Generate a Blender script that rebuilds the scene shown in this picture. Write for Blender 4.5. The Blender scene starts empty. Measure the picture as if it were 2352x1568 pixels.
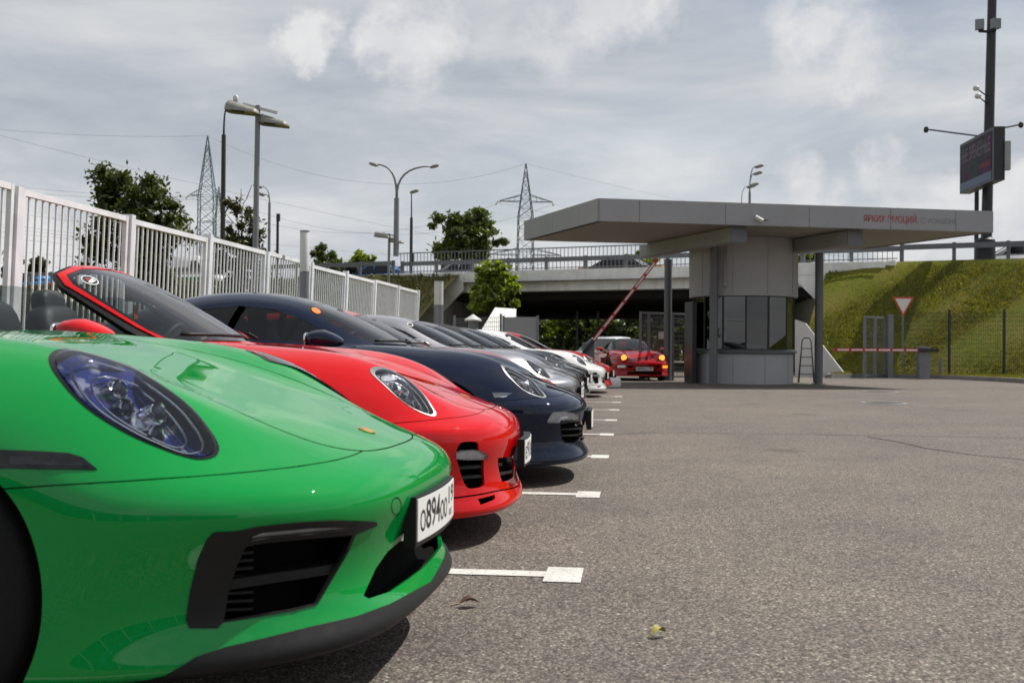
import bpy, bmesh, math, random
import numpy as np
from mathutils import Vector, Matrix
from mathutils.geometry import delaunay_2d_cdt
random.seed(7); RNG = np.random.default_rng(7)
SC = bpy.context.scene
COL = SC.collection
R = math.radians
# ------------------------------------------------------------------ camera
FPX, CX, CY = 2650.0, 1176.0, 784.0          # focal length and centre in pixels of a 2352 x 1568 picture
CAM_H = 0.885
yaw, pitch, roll = math.atan(277/2650), R(0.42), R(0.5)
fw = np.array([-math.sin(yaw)*math.cos(pitch), math.cos(yaw)*math.cos(pitch), math.sin(pitch)])
r0 = np.array([math.cos(yaw), math.sin(yaw), 0.0]); u0 = np.cross(r0, fw)
rt = r0*math.cos(roll) + u0*math.sin(roll); up = u0*math.cos(roll) - r0*math.sin(roll)
CAMP = np.array([0.0, 0.0, CAM_H])
cam = bpy.data.cameras.new('camera'); camo = bpy.data.objects.new('camera', cam); COL.objects.link(camo)
cam.sensor_width = 36; cam.lens = FPX/2352*36; cam.clip_start = 0.05; cam.clip_end = 5000
cam.dof.use_dof = True; cam.dof.focus_distance = 6.8; cam.dof.aperture_fstop = 6.3
camo.matrix_world = Matrix(((rt[0], up[0], -fw[0], 0), (rt[1], up[1], -fw[1], 0), (rt[2], up[2], -fw[2], CAM_H), (0, 0, 0, 1)))
SC.camera = camo
def ray(px, py): return fw + rt*((px-CX)/FPX) + up*((CY-py)/FPX)
def on_plane(px, py, p0, n):
    d = ray(px, py); n = np.array(n, float); t = np.dot(np.array(p0, float)-CAMP, n)/np.dot(d, n); return CAMP + d*t
def ground(px, py, z=0.0): return on_plane(px, py, (0, 0, z), (0, 0, 1))
def at_depth(px, py, Z): return CAMP + ray(px, py)*Z          # Z along the optical axis
def proj(P):
    d = np.asarray(P, float) - CAMP
    z = d@fw
    return np.stack([CX + FPX*(d@rt)/z, CY - FPX*(d@up)/z], -1)
# ------------------------------------------------------------------ sun, sky, exposure
SUN_DIR = np.array([0.50, 0.34, 0.80]); SUN_DIR /= np.linalg.norm(SUN_DIR)   # towards the sun
sun = bpy.data.lights.new('sun', 'SUN'); sun.energy = 4.9; sun.angle = R(0.53); sun.color = (1.0, 0.955, 0.89)
suno = bpy.data.objects.new('sun', sun); COL.objects.link(suno)
suno.rotation_euler = Vector(SUN_DIR).to_track_quat('Z', 'Y').to_euler(); suno.location = (20, 20, 40)
W = bpy.data.worlds.new('World'); SC.world = W; W.use_nodes = True
wn, wl = W.node_tree.nodes, W.node_tree.links
wn.clear()
wo = wn.new('ShaderNodeOutputWorld'); bg = wn.new('ShaderNodeBackground'); wl.new(bg.outputs[0], wo.inputs[0])
sky = wn.new('ShaderNodeTexSky'); sky.sky_type = 'NISHITA'; sky.sun_disc = False
sky.sun_elevation = math.asin(SUN_DIR[2]); sky.sun_rotation = math.atan2(SUN_DIR[0], SUN_DIR[1])
sky.air_density = 1.0; sky.dust_density = 1.2
bg.inputs[1].default_value = 0.09
def wnode(t, **k):
    n = wn.new(t)
    for a, b in k.items(): setattr(n, a, b)
    return n
def wmath(op, a, b=None, c=None, clamp=False):
    n = wn.new('ShaderNodeMath'); n.operation = op; n.use_clamp = clamp
    for i, x in enumerate((a, b, c)):
        if x is None: continue
        if isinstance(x, (int, float)): n.inputs[i].default_value = x
        else: wl.new(x, n.inputs[i])
    return n.outputs[0]
def wramp(fac, stops):
    n = wn.new('ShaderNodeValToRGB'); r = n.color_ramp
    while len(r.elements) < len(stops): r.elements.new(0.5)
    for e, (p, c) in zip(r.elements, stops): e.position = p; e.color = (*c, 1) if len(c) == 3 else c
    wl.new(fac, n.inputs[0]); return n.outputs[0]
tc = wn.new('ShaderNodeTexCoord')
sep = wn.new('ShaderNodeSeparateXYZ'); wl.new(tc.outputs['Generated'], sep.inputs[0])
# cloud sheet: the view direction divided by its height above the horizon, as a flat layer seen in perspective
zc = wmath('ADD', wmath('MAXIMUM', sep.outputs[2], 0.0), 0.16)
comb = wn.new('ShaderNodeCombineXYZ')
wl.new(wmath('DIVIDE', sep.outputs[0], zc), comb.inputs[0]); wl.new(wmath('DIVIDE', sep.outputs[1], zc), comb.inputs[1])
def wnoise(vec, scale, detail, rough, dist=0.0, off=(0, 0, 0)):
    m = wn.new('ShaderNodeMapping'); m.inputs['Location'].default_value = off; wl.new(vec, m.inputs[0])
    n = wn.new('ShaderNodeTexNoise'); n.inputs['Scale'].default_value = scale; n.inputs['Detail'].default_value = detail
    n.inputs['Roughness'].default_value = rough; n.inputs['Distortion'].default_value = dist
    wl.new(m.outputs[0], n.inputs['Vector']); return n.outputs[0]
cov = wnoise(comb.outputs[0], 0.75, 7, 0.55, 0.4, (3.1, 1.7, 0.4))
thick = wnoise(comb.outputs[0], 1.15, 8, 0.58, 0.35, (7.3, 2.2, 1.1))
veil = wramp(cov, [(0.36, (0.62,)*3), (0.54, (1.0,)*3)])
tone = wramp(thick, [(0.28, (3.6, 4.1, 4.9)), (0.44, (5.2, 5.6, 6.25)), (0.58, (7.2, 7.4, 7.65)), (0.70, (9.0, 9.0, 8.95))])
hz = wmath('MULTIPLY', wmath('SUBTRACT', 1.0, wmath('MULTIPLY', wmath('MAXIMUM', sep.outputs[2], 0.0), 4.0), clamp=True), .5)   # thicker, paler air low down
mixh = wn.new('ShaderNodeMix'); mixh.data_type = 'RGBA'; wl.new(hz, mixh.inputs[0]); wl.new(tone, mixh.inputs[6]); mixh.inputs[7].default_value = (8.3, 8.5, 8.7, 1); tone = mixh.outputs[2]
mixa = wn.new('ShaderNodeMix'); mixa.data_type = 'RGBA'
wl.new(veil, mixa.inputs[0]); wl.new(sky.outputs[0], mixa.inputs[6]); wl.new(tone, mixa.inputs[7])
# cumulus heads: bright billows where a blob field in direction space and noise agree
cn = wnoise(tc.outputs['Generated'], 9.0, 9, 0.60, 0.25, (1.35, 0.2, 0.9))
puffs = [((930, 95), .062), ((880, 130), .045), ((690, 105), .035), ((2010, 150), .05), ((1930, 40), .07), ((1800, 452), .045), ((1900, 470), .03), ((2150, 480), .055), ((2330, 500), .05), ((1350, 30), .08), ((60, 560), .06), ((2030, 400), .035)]
rs = np.random.default_rng(31)
dirs = [(ray(*p)/np.linalg.norm(ray(*p)), r_) for p, r_ in puffs]
for _ in range(26):                                      # the same kind of clouds all round the horizon
    az = rs.uniform(.6, 2*math.pi-.6)+math.pi/2; el = rs.uniform(.06, .6); dirs.append((np.array([math.cos(az)*math.cos(el), math.sin(az)*math.cos(el), math.sin(el)]), rs.uniform(.04, .09)))
wv = wn.new('ShaderNodeTexNoise'); wv.inputs['Scale'].default_value = 7.0; wv.inputs['Detail'].default_value = 6; wv.inputs['Roughness'].default_value = .62; wl.new(tc.outputs['Generated'], wv.inputs['Vector'])
wsub = wn.new('ShaderNodeVectorMath'); wsub.operation = 'MULTIPLY_ADD'; wl.new(wv.outputs[1], wsub.inputs[0]); wsub.inputs[1].default_value = (.14,)*3; wsub.inputs[2].default_value = (-.07,)*3
wadd = wn.new('ShaderNodeVectorMath'); wadd.operation = 'ADD'; wl.new(tc.outputs['Generated'], wadd.inputs[0]); wl.new(wsub.outputs[0], wadd.inputs[1])
field = None
for d_, r_ in dirs:
    vd = wn.new('ShaderNodeVectorMath'); vd.operation = 'DISTANCE'; wl.new(wadd.outputs[0], vd.inputs[0]); vd.inputs[1].default_value = tuple(d_)
    f_ = wmath('SUBTRACT', 1.0, wmath('DIVIDE', vd.outputs['Value'], r_))
    field = f_ if field is None else wmath('MAXIMUM', field, f_)
bil = wmath('ADD', wmath('SUBTRACT', wmath('MULTIPLY', field, .8), .16), wmath('MULTIPLY', wmath('SUBTRACT', cn, .5), 1.8))
cumf = wramp(bil, [(.0, (0,)*3), (.40, (.85,)*3)])
cumf = wmath('MULTIPLY', cumf, wramp(field, [(.0, (0,)*3), (.30, (1,)*3)]))
ctone = wramp(cn, [(.35, (6.9, 7.1, 7.5)), (.62, (9.2, 9.2, 9.15))])
mixb = wn.new('ShaderNodeMix'); mixb.data_type = 'RGBA'; wl.new(ctone, mixb.inputs[7])
wl.new(cumf, mixb.inputs[0]); wl.new(mixa.outputs[2], mixb.inputs[6])
wl.new(mixb.outputs[2], bg.inputs[0])
SC.view_settings.view_transform = 'Standard'; SC.view_settings.look = 'None'
SC.view_settings.exposure = 0.0; SC.view_settings.gamma = 1.0
SC.render.engine = 'CYCLES'; SC.cycles.use_denoising = True
SC.cycles.max_bounces = 8; SC.cycles.transparent_max_bounces = 24; SC.cycles.caustics_reflective = False; SC.cycles.caustics_refractive = False
# ------------------------------------------------------------------ helpers: tags, meshes, materials
def tag(o, label=None, cat=None, group=None, kind=None):
    for k, v in (('label', label), ('category', cat), ('group', group), ('kind', kind)):
        if v: o[k] = v
    return o
def empty(name, loc=(0, 0, 0), rz=0.0, parent=None):
    o = bpy.data.objects.new(name, None); COL.objects.link(o); o.empty_display_size = 0.2
    o.location = tuple(loc); o.rotation_euler = (0, 0, rz)
    if parent: o.parent = parent
    return o
def link(name, me, mat=None, parent=None):
    o = bpy.data.objects.new(name, me); COL.objects.link(o)
    if mat is not None and not me.materials:
        for m in (mat if isinstance(mat, (list, tuple)) else [mat]): me.materials.append(m)
    if parent: o.parent = parent
    return o
def mesh(name, V, F, mat=None, parent=None, smooth=False, midx=None, N=None, angle=None):
    me = bpy.data.meshes.new(name)
    me.from_pydata([tuple(map(float, v)) for v in V], [], [tuple(map(int, f)) for f in F])
    if smooth or N is not None or angle: me.polygons.foreach_set('use_smooth', [True]*len(me.polygons))
    if midx is not None: me.polygons.foreach_set('material_index', list(map(int, midx)))
    o = link(name, me, mat, parent)
    if N is not None: me.normals_split_custom_set_from_vertices([tuple(map(float, n)) for n in N])
    if angle: me.set_sharp_from_angle(angle=R(angle))
    me.update(); return o
class MB:
    """collects shapes for ONE mesh"""
    def __init__(s): s.V = []; s.F = []; s.M = []
    def add(s, V, F, m=0):
        b = len(s.V); s.V += [tuple(map(float, v)) for v in V]; s.F += [tuple(int(i)+b for i in f) for f in F]; s.M += [m]*len(F); return s
    def box(s, c, h, rz=0.0, m=0, rx=0.0):
        V = []
        M = Matrix.Rotation(rz, 3, 'Z') @ Matrix.Rotation(rx, 3, 'X')
        for sx in (-1, 1):
            for sy in (-1, 1):
                for sz in (-1, 1): V.append(Vector(c) + M @ Vector((sx*h[0], sy*h[1], sz*h[2])))
        return s.add(V, [(0, 1, 3, 2), (4, 6, 7, 5), (0, 4, 5, 1), (2, 3, 7, 6), (0, 2, 6, 4), (1, 5, 7, 3)], m)
    def b2(s, lo, hi, m=0):
        return s.box([(a+b)/2 for a, b in zip(lo, hi)], [abs(b-a)/2 for a, b in zip(lo, hi)], m=m)
    def beam(s, a, b, w, h=None, m=0, upv=(0, 0, 1)):
        a, b = Vector(a), Vector(b); h = h or w; d = (b-a).normalized(); u = Vector(upv)
        if abs(d.dot(u)) > .98: u = Vector((1, 0, 0))
        x = d.cross(u).normalized(); y = x.cross(d)
        V = [p + x*(sx*w/2) + y*(sy*h/2) for p in (a, b) for sx, sy in ((-1, -1), (1, -1), (1, 1), (-1, 1))]
        return s.add(V, [(3, 2, 1, 0), (4, 5, 6, 7), (0, 1, 5, 4), (1, 2, 6, 5), (2, 3, 7, 6), (3, 0, 4, 7)], m)
    def tube(s, pts, rad, n=8, m=0, cap=True):
        pts = [Vector(p) for p in pts]; rad = rad if hasattr(rad, '__len__') else [rad]*len(pts)
        V = []; F = []; prev = None
        for i, p in enumerate(pts):
            d = (pts[min(i+1, len(pts)-1)] - pts[max(i-1, 0)]).normalized()
            if prev is None:
                a = Vector((0, 0, 1)) if abs(d.z) < .9 else Vector((1, 0, 0)); x = d.cross(a).normalized()
            else: x = (prev - d*prev.dot(d)).normalized()
            prev = x; y = d.cross(x)
            V += [p + (x*math.cos(2*math.pi*k/n) + y*math.sin(2*math.pi*k/n))*rad[i] for k in range(n)]
        for i in range(len(pts)-1):
            for k in range(n): F.append((i*n+k, i*n+(k+1) % n, (i+1)*n+(k+1) % n, (i+1)*n+k))
        if cap: F.append(tuple(range(n-1, -1, -1))); F.append(tuple((len(pts)-1)*n+k for k in range(n)))
        return s.add(V, F, m)
    def lathe(s, prof, n=24, origin=(0, 0, 0), axis='Z', m=0, a0=0.0, a1=2*math.pi):
        """prof: (radius, height) list turned round an axis"""
        V = []; F = []; full = abs(a1-a0-2*math.pi) < 1e-6; k = n if full else n+1
        for r_, h_ in prof:
            for j in range(k):
                a = a0 + (a1-a0)*j/n; c, d = r_*math.cos(a), r_*math.sin(a)
                V.append({'Z': (c, d, h_), 'Y': (c, h_, d), 'X': (h_, c, d)}[axis])
        for i in range(len(prof)-1):
            for j in range(n):
                q = (i*k+j, i*k+(j+1) % k, (i+1)*k+(j+1) % k, (i+1)*k+j); F.append(q if axis != 'Y' else q[::-1])
        return s.add([Vector(v)+Vector(origin) for v in V], F, m)
    def prism(s, poly, ext, m=0):
        """closed 3D polygon extruded by a vector"""
        n = len(poly); e = np.array(ext, float); P = [np.array(p, float) for p in poly]
        return s.add(P + [p+e for p in P], [tuple(range(n-1, -1, -1)), tuple(range(n, 2*n))] + [(i, (i+1) % n, n+(i+1) % n, n+i) for i in range(n)], m)
    def build(s, name, mat=None, parent=None, smooth=False, angle=None):
        o = mesh(name, s.V, s.F, mat, parent, smooth, s.M if isinstance(mat, (list, tuple)) else None)
        bm = bmesh.new(); bm.from_mesh(o.data); bmesh.ops.recalc_face_normals(bm, faces=bm.faces); bm.to_mesh(o.data); bm.free()
        if angle: 
            o.data.polygons.foreach_set('use_smooth', [True]*len(o.data.polygons)); o.data.set_sharp_from_angle(angle=R(angle))
        return o
def copy_tree(o, parent=None):
    c = o.copy(); COL.objects.link(c)
    if parent: c.parent = parent
    for ch in o.children: copy_tree(ch, c)
    return c
class NT:
    """small shader-node builder"""
    def __init__(s, name):
        s.m = bpy.data.materials.new(name); s.m.use_nodes = True; s.t = s.m.node_tree; s.t.nodes.clear()
        s.out = s.t.nodes.new('ShaderNodeOutputMaterial'); s.co = None
    def n(s, t, props=None, **inp):
        x = s.t.nodes.new('ShaderNode'+t)
        for k, v in (props or {}).items(): setattr(x, k, v)
        for k, v in inp.items():
            s.set(x.inputs[k.replace('_', ' ')], v)
        return x
    def set(s, sock, v):
        if isinstance(v, bpy.types.NodeSocket): s.t.links.new(v, sock)
        elif isinstance(v, bpy.types.Node): s.t.links.new(v.outputs[0], sock)
        else:
            if isinstance(v, tuple) and len(v) == 3 and sock.type == 'RGBA': v = (*v, 1)
            sock.default_value = v
    def coord(s, kind='Object'):
        if s.co is None: s.co = s.t.nodes.new('ShaderNodeTexCoord')
        return s.co.outputs[kind]
    def noise(s, scale, detail=4, rough=.5, vec=None, dist=0):
        x = s.n('TexNoise', Scale=scale, Detail=detail, Roughness=rough, Distortion=dist); s.set(x.inputs['Vector'], vec or s.coord()); return x.outputs[0]
    def voro(s, scale, feat='F1', vec=None, out=0, rnd=1.0):
        x = s.n('TexVoronoi', {'feature': feat}, Scale=scale, Randomness=rnd); s.set(x.inputs['Vector'], vec or s.coord()); return x.outputs[out]
    def mapping(s, scale=(1, 1, 1), rot=(0, 0, 0), loc=(0, 0, 0), vec=None):
        x = s.n('Mapping'); x.inputs['Scale'].default_value = scale; x.inputs['Rotation'].default_value = rot; x.inputs['Location'].default_value = loc
        s.set(x.inputs[0], vec or s.coord()); return x.outputs[0]
    def math(s, op, a, b=0.0, clamp=False):
        x = s.n('Math', {'operation': op, 'use_clamp': clamp}); s.set(x.inputs[0], a); s.set(x.inputs[1], b); return x.outputs[0]
    def ramp(s, fac, stops, interp='LINEAR'):
        x = s.n('ValToRGB'); r = x.color_ramp; r.interpolation = interp
        while len(r.elements) < len(stops): r.elements.new(.5)
        for e, (p, c) in zip(r.elements, stops): e.position = p; e.color = (c, c, c, 1) if isinstance(c, (int, float)) else (*c, 1)
        s.set(x.inputs[0], fac); return x.outputs[0]
    def mix(s, fac, a, b, blend='MIX'):
        x = s.n('Mix', {'data_type': 'RGBA', 'blend_type': blend}); s.set(x.inputs[0], fac); s.set(x.inputs[6], a); s.set(x.inputs[7], b); return x.outputs[2]
    def bump(s, h, dist=.01, strength=1.0, normal=None):
        x = s.n('Bump', Strength=strength, Distance=dist); s.set(x.inputs['Height'], h)
        if normal is not None: s.set(x.inputs['Normal'], normal)
        return x.outputs[0]
    def pbr(s, **k):
        x = s.t.nodes.new('ShaderNodeBsdfPrincipled')
        for a, b in k.items(): s.set(x.inputs[a.replace('_', ' ')], b)
        s.t.links.new(x.outputs[0], s.out.inputs[0]); return s.m
MATS = {}
def plain(name, col, rough=.5, metal=0.0, var=.12, scale=6.0, bump=0.0, bscale=60.0, **k):
    """plain surface with slight procedural mottling"""
    if name in MATS: return MATS[name]
    t = NT(name); f = t.noise(scale, 5, .6)
    base = t.mix(1.0, tuple(col), t.ramp(f, [(.3, 1-var), (.7, 1.0)]), 'MULTIPLY')
    rr = t.math('ADD', t.math('MULTIPLY', t.math('SUBTRACT', f, .5), .25), rough, True)
    kw = dict(Base_Color=base, Roughness=rr, Metallic=metal, **k)
    if bump: kw['Normal'] = t.bump(t.noise(bscale, 3, .6), bump)
    MATS[name] = t.pbr(**kw); return MATS[name]
def paint(name, col, metallic=0.0, flake=False, dirt=.06):
    if name in MATS: return MATS[name]
    t = NT(name)
    f = t.noise(3.0, 6, .6)
    c = t.mix(1.0, tuple(col), t.ramp(f, [(.3, 1-dirt), (.7, 1.0)]), 'MULTIPLY')
    kw = dict(Roughness=.42 if not flake else .36, Metallic=metallic, Coat_Weight=1.0, Coat_Roughness=t.ramp(t.noise(9.0, 5, .65), [(.35, .004), (.75, .022)]), Coat_IOR=1.46, Specular_IOR_Level=0.0 if not metallic else .3)
    if flake:
        fl = t.voro(900.0, out=1)
        c = t.mix(t.ramp(fl, [(.7, 0.0), (1.0, .18)]), c, tuple(min(1, x*2.2+.05) for x in col))
    kw['Base_Color'] = c
    MATS[name] = t.pbr(**kw); return MATS[name]
def glass(name, tint=(.75, .8, .8), ior=1.5, rough=0.0):
    """thin window glass: clear body and a mirror reflection by Fresnel"""
    if name in MATS: return MATS[name]
    t = NT(name)
    tr = t.n('BsdfTransparent', Color=tint); gl = t.n('BsdfGlossy', Roughness=rough, Color=(1, 1, 1)); fr = t.n('Fresnel', IOR=ior)
    mx = t.n('MixShader'); t.set(mx.inputs[0], fr); t.set(mx.inputs[1], tr); t.set(mx.inputs[2], gl)
    t.t.links.new(mx.outputs[0], t.out.inputs[0]); MATS[name] = t.m; return t.m
def sup(c, h, e1=.6, e2=.6, n=14, m=10, rz=0.0, ry=0.0):
    """superellipsoid (rounded box) vertices and faces"""
    V = []; F = []
    sg = lambda a, p: math.copysign(abs(a)**p, a)
    M = Matrix.Rotation(rz, 3, 'Z') @ Matrix.Rotation(ry, 3, 'Y')
    for i in range(m+1):
        f = -math.pi/2 + math.pi*i/m
        for j in range(n):
            w = 2*math.pi*j/n
            p = Vector((h[0]*sg(math.cos(f), e1)*sg(math.cos(w), e2), h[1]*sg(math.cos(f), e1)*sg(math.sin(w), e2), h[2]*sg(math.sin(f), e1)))
            V.append(Vector(c) + M @ p)
    for i in range(m):
        for j in range(n): F.append((i*n+j, i*n+(j+1) % n, (i+1)*n+(j+1) % n, (i+1)*n+j))
    return V, F
def text_mesh(body, size=1.0, bold=0.0, sx=1.0, depth=0.0):
    """flat lettering: vertices (x, y), faces; origin left baseline"""
    cu = bpy.data.curves.new('lettering', 'FONT'); cu.body = body; cu.size = size; cu.offset = bold; cu.resolution_u = 3
    o = bpy.data.objects.new('lettering', cu); COL.objects.link(o); bpy.context.view_layer.update()
    me = bpy.data.meshes.new_from_object(o)
    V = np.array([v.co[:] for v in me.vertices]).reshape(-1, 3); F = [tuple(p.vertices) for p in me.polygons]
    bpy.data.objects.remove(o); bpy.data.curves.remove(cu); bpy.data.meshes.remove(me)
    if len(V): V[:, 0] *= sx
    return V[:, :2], F
# ------------------------------------------------------------------ the setting
def asphalt():
    t = NT('asphalt'); g = t.coord()
    v1 = t.voro(102.0, out=1); d1 = t.voro(102.0, out=0); v2 = t.voro(210.0, out=1); n1 = t.noise(1.3, 6, .62); n2 = t.noise(.16, 5, .6); n3 = t.noise(30.0, 4, .6)
    stone = t.ramp(v1, [(0.0, (.060, .053, .048)), (.28, (.155, .134, .116)), (.6, (.245, .211, .181)), (.80, (.34, .296, .252)), (.92, (.46, .425, .375)), (1.0, (.70, .65, .57))])
    fine = t.ramp(v2, [(0.0, .55), (.5, .95), (1.0, 1.25)])
    c = t.mix(.75, stone, fine, 'MULTIPLY')
    c = t.mix(1.0, c, t.ramp(d1, [(.25, 1.0), (.75, .55)]), 'MULTIPLY')
    c = t.mix(1.0, c, t.ramp(n1, [(.28, .78), (.5, 1.0), (.75, 1.14)]), 'MULTIPLY')
    c = t.mix(1.0, c, t.ramp(n2, [(.30, (.78, .78, .80)), (.7, (1.08, 1.04, .98))]), 'MULTIPLY')
    # rust and oil spots with shapes of their own
    st = t.voro(.55, out=0); c = t.mix(t.ramp(t.math('ADD', st, t.math('MULTIPLY', n3, .12)), [(.11, .55), (.19, 0.0)]), c, (.07, .055, .042))
    h = t.math('ADD', t.math('MULTIPLY', v1, .6), t.math('MULTIPLY', d1, -.8))
    return t.pbr(Base_Color=c, Roughness=t.ramp(n1, [(.3, .80), (.7, .94)]), Specular_IOR_Level=.35, Normal=t.bump(h, .006, .8))
def grass_mat(name, a, b, dry):
    t = NT(name); n1 = t.noise(.55, 7, .66); n2 = t.noise(6.0, 5, .7); n3 = t.noise(.18, 4, .6)
    c = t.mix(t.ramp(n2, [(.3, 0.0), (.7, 1.0)]), a, b)
    c = t.mix(t.ramp(n1, [(.42, 0.0), (.66, .8)]), c, dry); c = t.mix(1.0, c, t.ramp(n3, [(.3, .72), (.7, 1.15)]), 'MULTIPLY')
    return t.pbr(Base_Color=c, Roughness=.9, Specular_IOR_Level=.15, Normal=t.bump(t.noise(14.0, 4, .7), .08, .9))
def concrete(name, col, stain=.35, sc=1.0):
    if name in MATS: return MATS[name]
    t = NT(name); n1 = t.noise(1.6*sc, 7, .65); n2 = t.noise(9.0*sc, 5, .7); st = t.noise(2.4*sc, 5, .6, t.mapping((1, 1, .12)))
    c = t.mix(1.0, col, t.ramp(n1, [(.3, 1-stain*.6), (.6, 1.0)]), 'MULTIPLY')
    c = t.mix(t.ramp(n2, [(.60, 0.0), (.72, stain)]), c, tuple(x*.35 for x in col)); c = t.mix(t.ramp(st, [(.52, 0.0), (.75, stain*.8)]), c, tuple(x*.45 for x in col))
    MATS[name] = t.pbr(Base_Color=c, Roughness=.85, Normal=t.bump(n2, .004)); return MATS[name]
M_ASPH = asphalt()
M_GRASS = grass_mat('grass_ground', (.088, .108, .006), (.175, .19, .016), (.21, .165, .04))
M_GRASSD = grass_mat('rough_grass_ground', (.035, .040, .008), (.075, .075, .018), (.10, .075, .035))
M_KERB = concrete('kerb_concrete', (.26, .25, .24)); M_CONC = concrete('white_concrete', (.86, .85, .82), .36); M_CONCD = concrete('shade_dark_concrete', (.06, .06, .06), .3)  # last one: bridge underside, shade beneath the deck put into its near-black colour
M_WALL = concrete('white_wall', (.70, .69, .66), .2)
M_LINE = None
def line_mat():
    t = NT('road_paint'); n = t.noise(60.0, 4, .7); w = t.noise(5.0, 5, .65)
    c = t.mix(t.ramp(n, [(.52, 0.0), (.64, .75)]), (.66, .64, .59), (.28, .26, .23)); c = t.mix(1.0, c, t.ramp(w, [(.3, .82), (.6, 1.0)]), 'MULTIPLY')
    return t.pbr(Base_Color=c, Roughness=.75, Normal=t.bump(t.voro(95.0, out=1), .003, .5))
M_LINE = line_mat()
tag(mesh('ground', [(-400, -120, -.03), (400, -120, -.03), (400, 700, -.03), (-400, 700, -.03)], [(0, 1, 2, 3)], M_GRASS), 'open ground all round the car park', None, None, 'structure')
# road line of the embankment: through Q0 along e, towards the camera along nn
Q0 = np.array([8.4, 51.1]); E1 = np.array([.932, -.362]); NN = np.array([-.362, -.932]); DECK = 4.68
def rp(s, d, z): p = Q0 + E1*s + NN*d; return (p[0], p[1], z)           # s along the road, d towards the camera
NNB = np.array([-.03, -1.0])/.943
def rpb(s, d, z): p = Q0 + E1*s + NNB*d; return (p[0], p[1], z)            # under the bridge: d runs along the lane below
kerb_pts = [ground(*p)[:2] for p in ((1905, 868), (1960, 867), (2050, 868), (2130, 869.5), (2210, 872), (2290, 876), (2352, 880), (2500, 890))]
kp = np.array(kerb_pts)
kp = np.concatenate([kp, [[24, 30], [40, 22], [70, 0]]])
lot = [(-6.3, -40), (70, -40)] + [tuple(p) for p in kp[::-1]] + [rpb(-.8, 6.0, 0)[:2], rpb(-.8, -60, 0)[:2], rpb(-19.3, -60, 0)[:2], rpb(-19.3, 6, 0)[:2], (-6.3, 40)]
bm = bmesh.new(); bm.faces.new([bm.verts.new((x, y, 0)) for x, y in lot]); me = bpy.data.meshes.new('car_park'); bm.to_mesh(me); bm.free()
lo = link('car_park', me, M_ASPH); tag(lo, 'grainy grey-brown asphalt of the car park', None, None, 'structure')
if me.polygons[0].normal.z < 0: me.flip_normals()
# seams between old paving strips
M_SEAM = plain('seam_tar', (.05, .046, .042), .9, var=.3)
for pts in ([(1640, 995), (1800, 997), (1990, 1000), (2160, 1002), (2420, 1007)], [(1992, 1003), (2060, 1014), (2130, 1030), (2240, 1045), (2420, 1062)], [(1330, 1003), (1480, 994), (1640, 993)]):
    G = np.array([ground(*p) for p in pts]); T_ = np.gradient(G, axis=0); T_ /= np.linalg.norm(T_, axis=1, keepdims=True); B_ = np.stack([-T_[:, 1], T_[:, 0], 0*T_[:, 0]], 1)*.012; k = len(G)
    tag(mesh('paving_seam', [(*(p[:2]), .003) for p in np.concatenate([G+B_, G-B_])], [(i, i+1, k+i+1, k+i) for i in range(k-1)], M_SEAM), kind='structure')
# bay markings with a broad end
for k in range(9):
    y = 4.55 + 2.555*k if k < 8 else 4.55-2.5; x1 = -.19; w = .055; b = .15
    P_ = [(x1-5.3, y-w), (x1-.145, y-w), (x1-.145, y-b), (x1, y-b), (x1, y+b), (x1-.145, y+b), (x1-.145, y+w), (x1-5.3, y+w)]
    tag(mesh('bay_marking', [(px, py, .004) for px, py in P_], [(0, 1, 6, 7), (2, 3, 4, 5)][:0] + [(0, 1, 2, 3, 4, 5, 6, 7)], M_LINE), kind='structure')
# kerb along the verge: stones with joints
ks = MB(); kerb = empty('kerb', (0, 0, 0)); tag(kerb, kind='structure')
seg = [rpb(-.8, 6.0, 0)[:2]] + [tuple(p) for p in kp[:8]]
acc = []
for a, b in zip(seg[:-1], seg[1:]):
    a, b = np.array(a), np.array(b); L = np.linalg.norm(b-a); n = max(1, int(round(L/1.0)))
    for i in range(n): acc.append((a+(b-a)*i/n, a+(b-a)*(i+1)/n))
for a, b in acc:
    d = (b-a)/np.linalg.norm(b-a); MB().beam((*(a+d*.006), .065), (*(b-d*.006), .065), .16, .15).build('kerb_stone', M_KERB, kerb)
# grass embankment: right of the bridge, left of the bridge
def slope(name, s0, s1, ns, prof, label, seed, fade=None, mat=None):
    """prof: list of (distance towards the camera, height); displaced a little so that it is not ruled"""
    rng = np.random.default_rng(seed); V = []; F = []; m = len(prof)
    ph = rng.uniform(0, 6.28, (6, 3))
    for i in range(ns+1):
        s = s0+(s1-s0)*i/ns
        for j, (d, z) in enumerate(prof):
            bump_ = sum(math.sin(s*(.5+.4*q)+d*(.7+.3*q)+ph[q, 0])*(.05 if q < 3 else .025) for q in range(6))*(1 if 0 < j < m-1 else 0)
            if fade: d, z = fade(s, d, z)
            V.append(rp(s, d, z+bump_*min(1, max(z, .0)+.1)))
    for i in range(ns):
        for j in range(m-1): F.append((i*m+j, i*m+j+1, (i+1)*m+j+1, (i+1)*m+j))
    return tag(mesh(name, V, F, mat or M_GRASS, smooth=True), label, kind='structure')
pr = [(0.9, DECK)] + [(.9+.2+5.6*t, .14+(DECK-.16-.14)*(1-t)) for t in np.linspace(0.0, 1, 16)] + [(7.9, .11), (9.2, .10), (11.0, .09)]
slope('embankment', .2, 60, 120, [p for p in pr if p[0] < 6.75] + [(7.0, .115)], 'sunlit grass embankment right of the gatehouse', 3)
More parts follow.
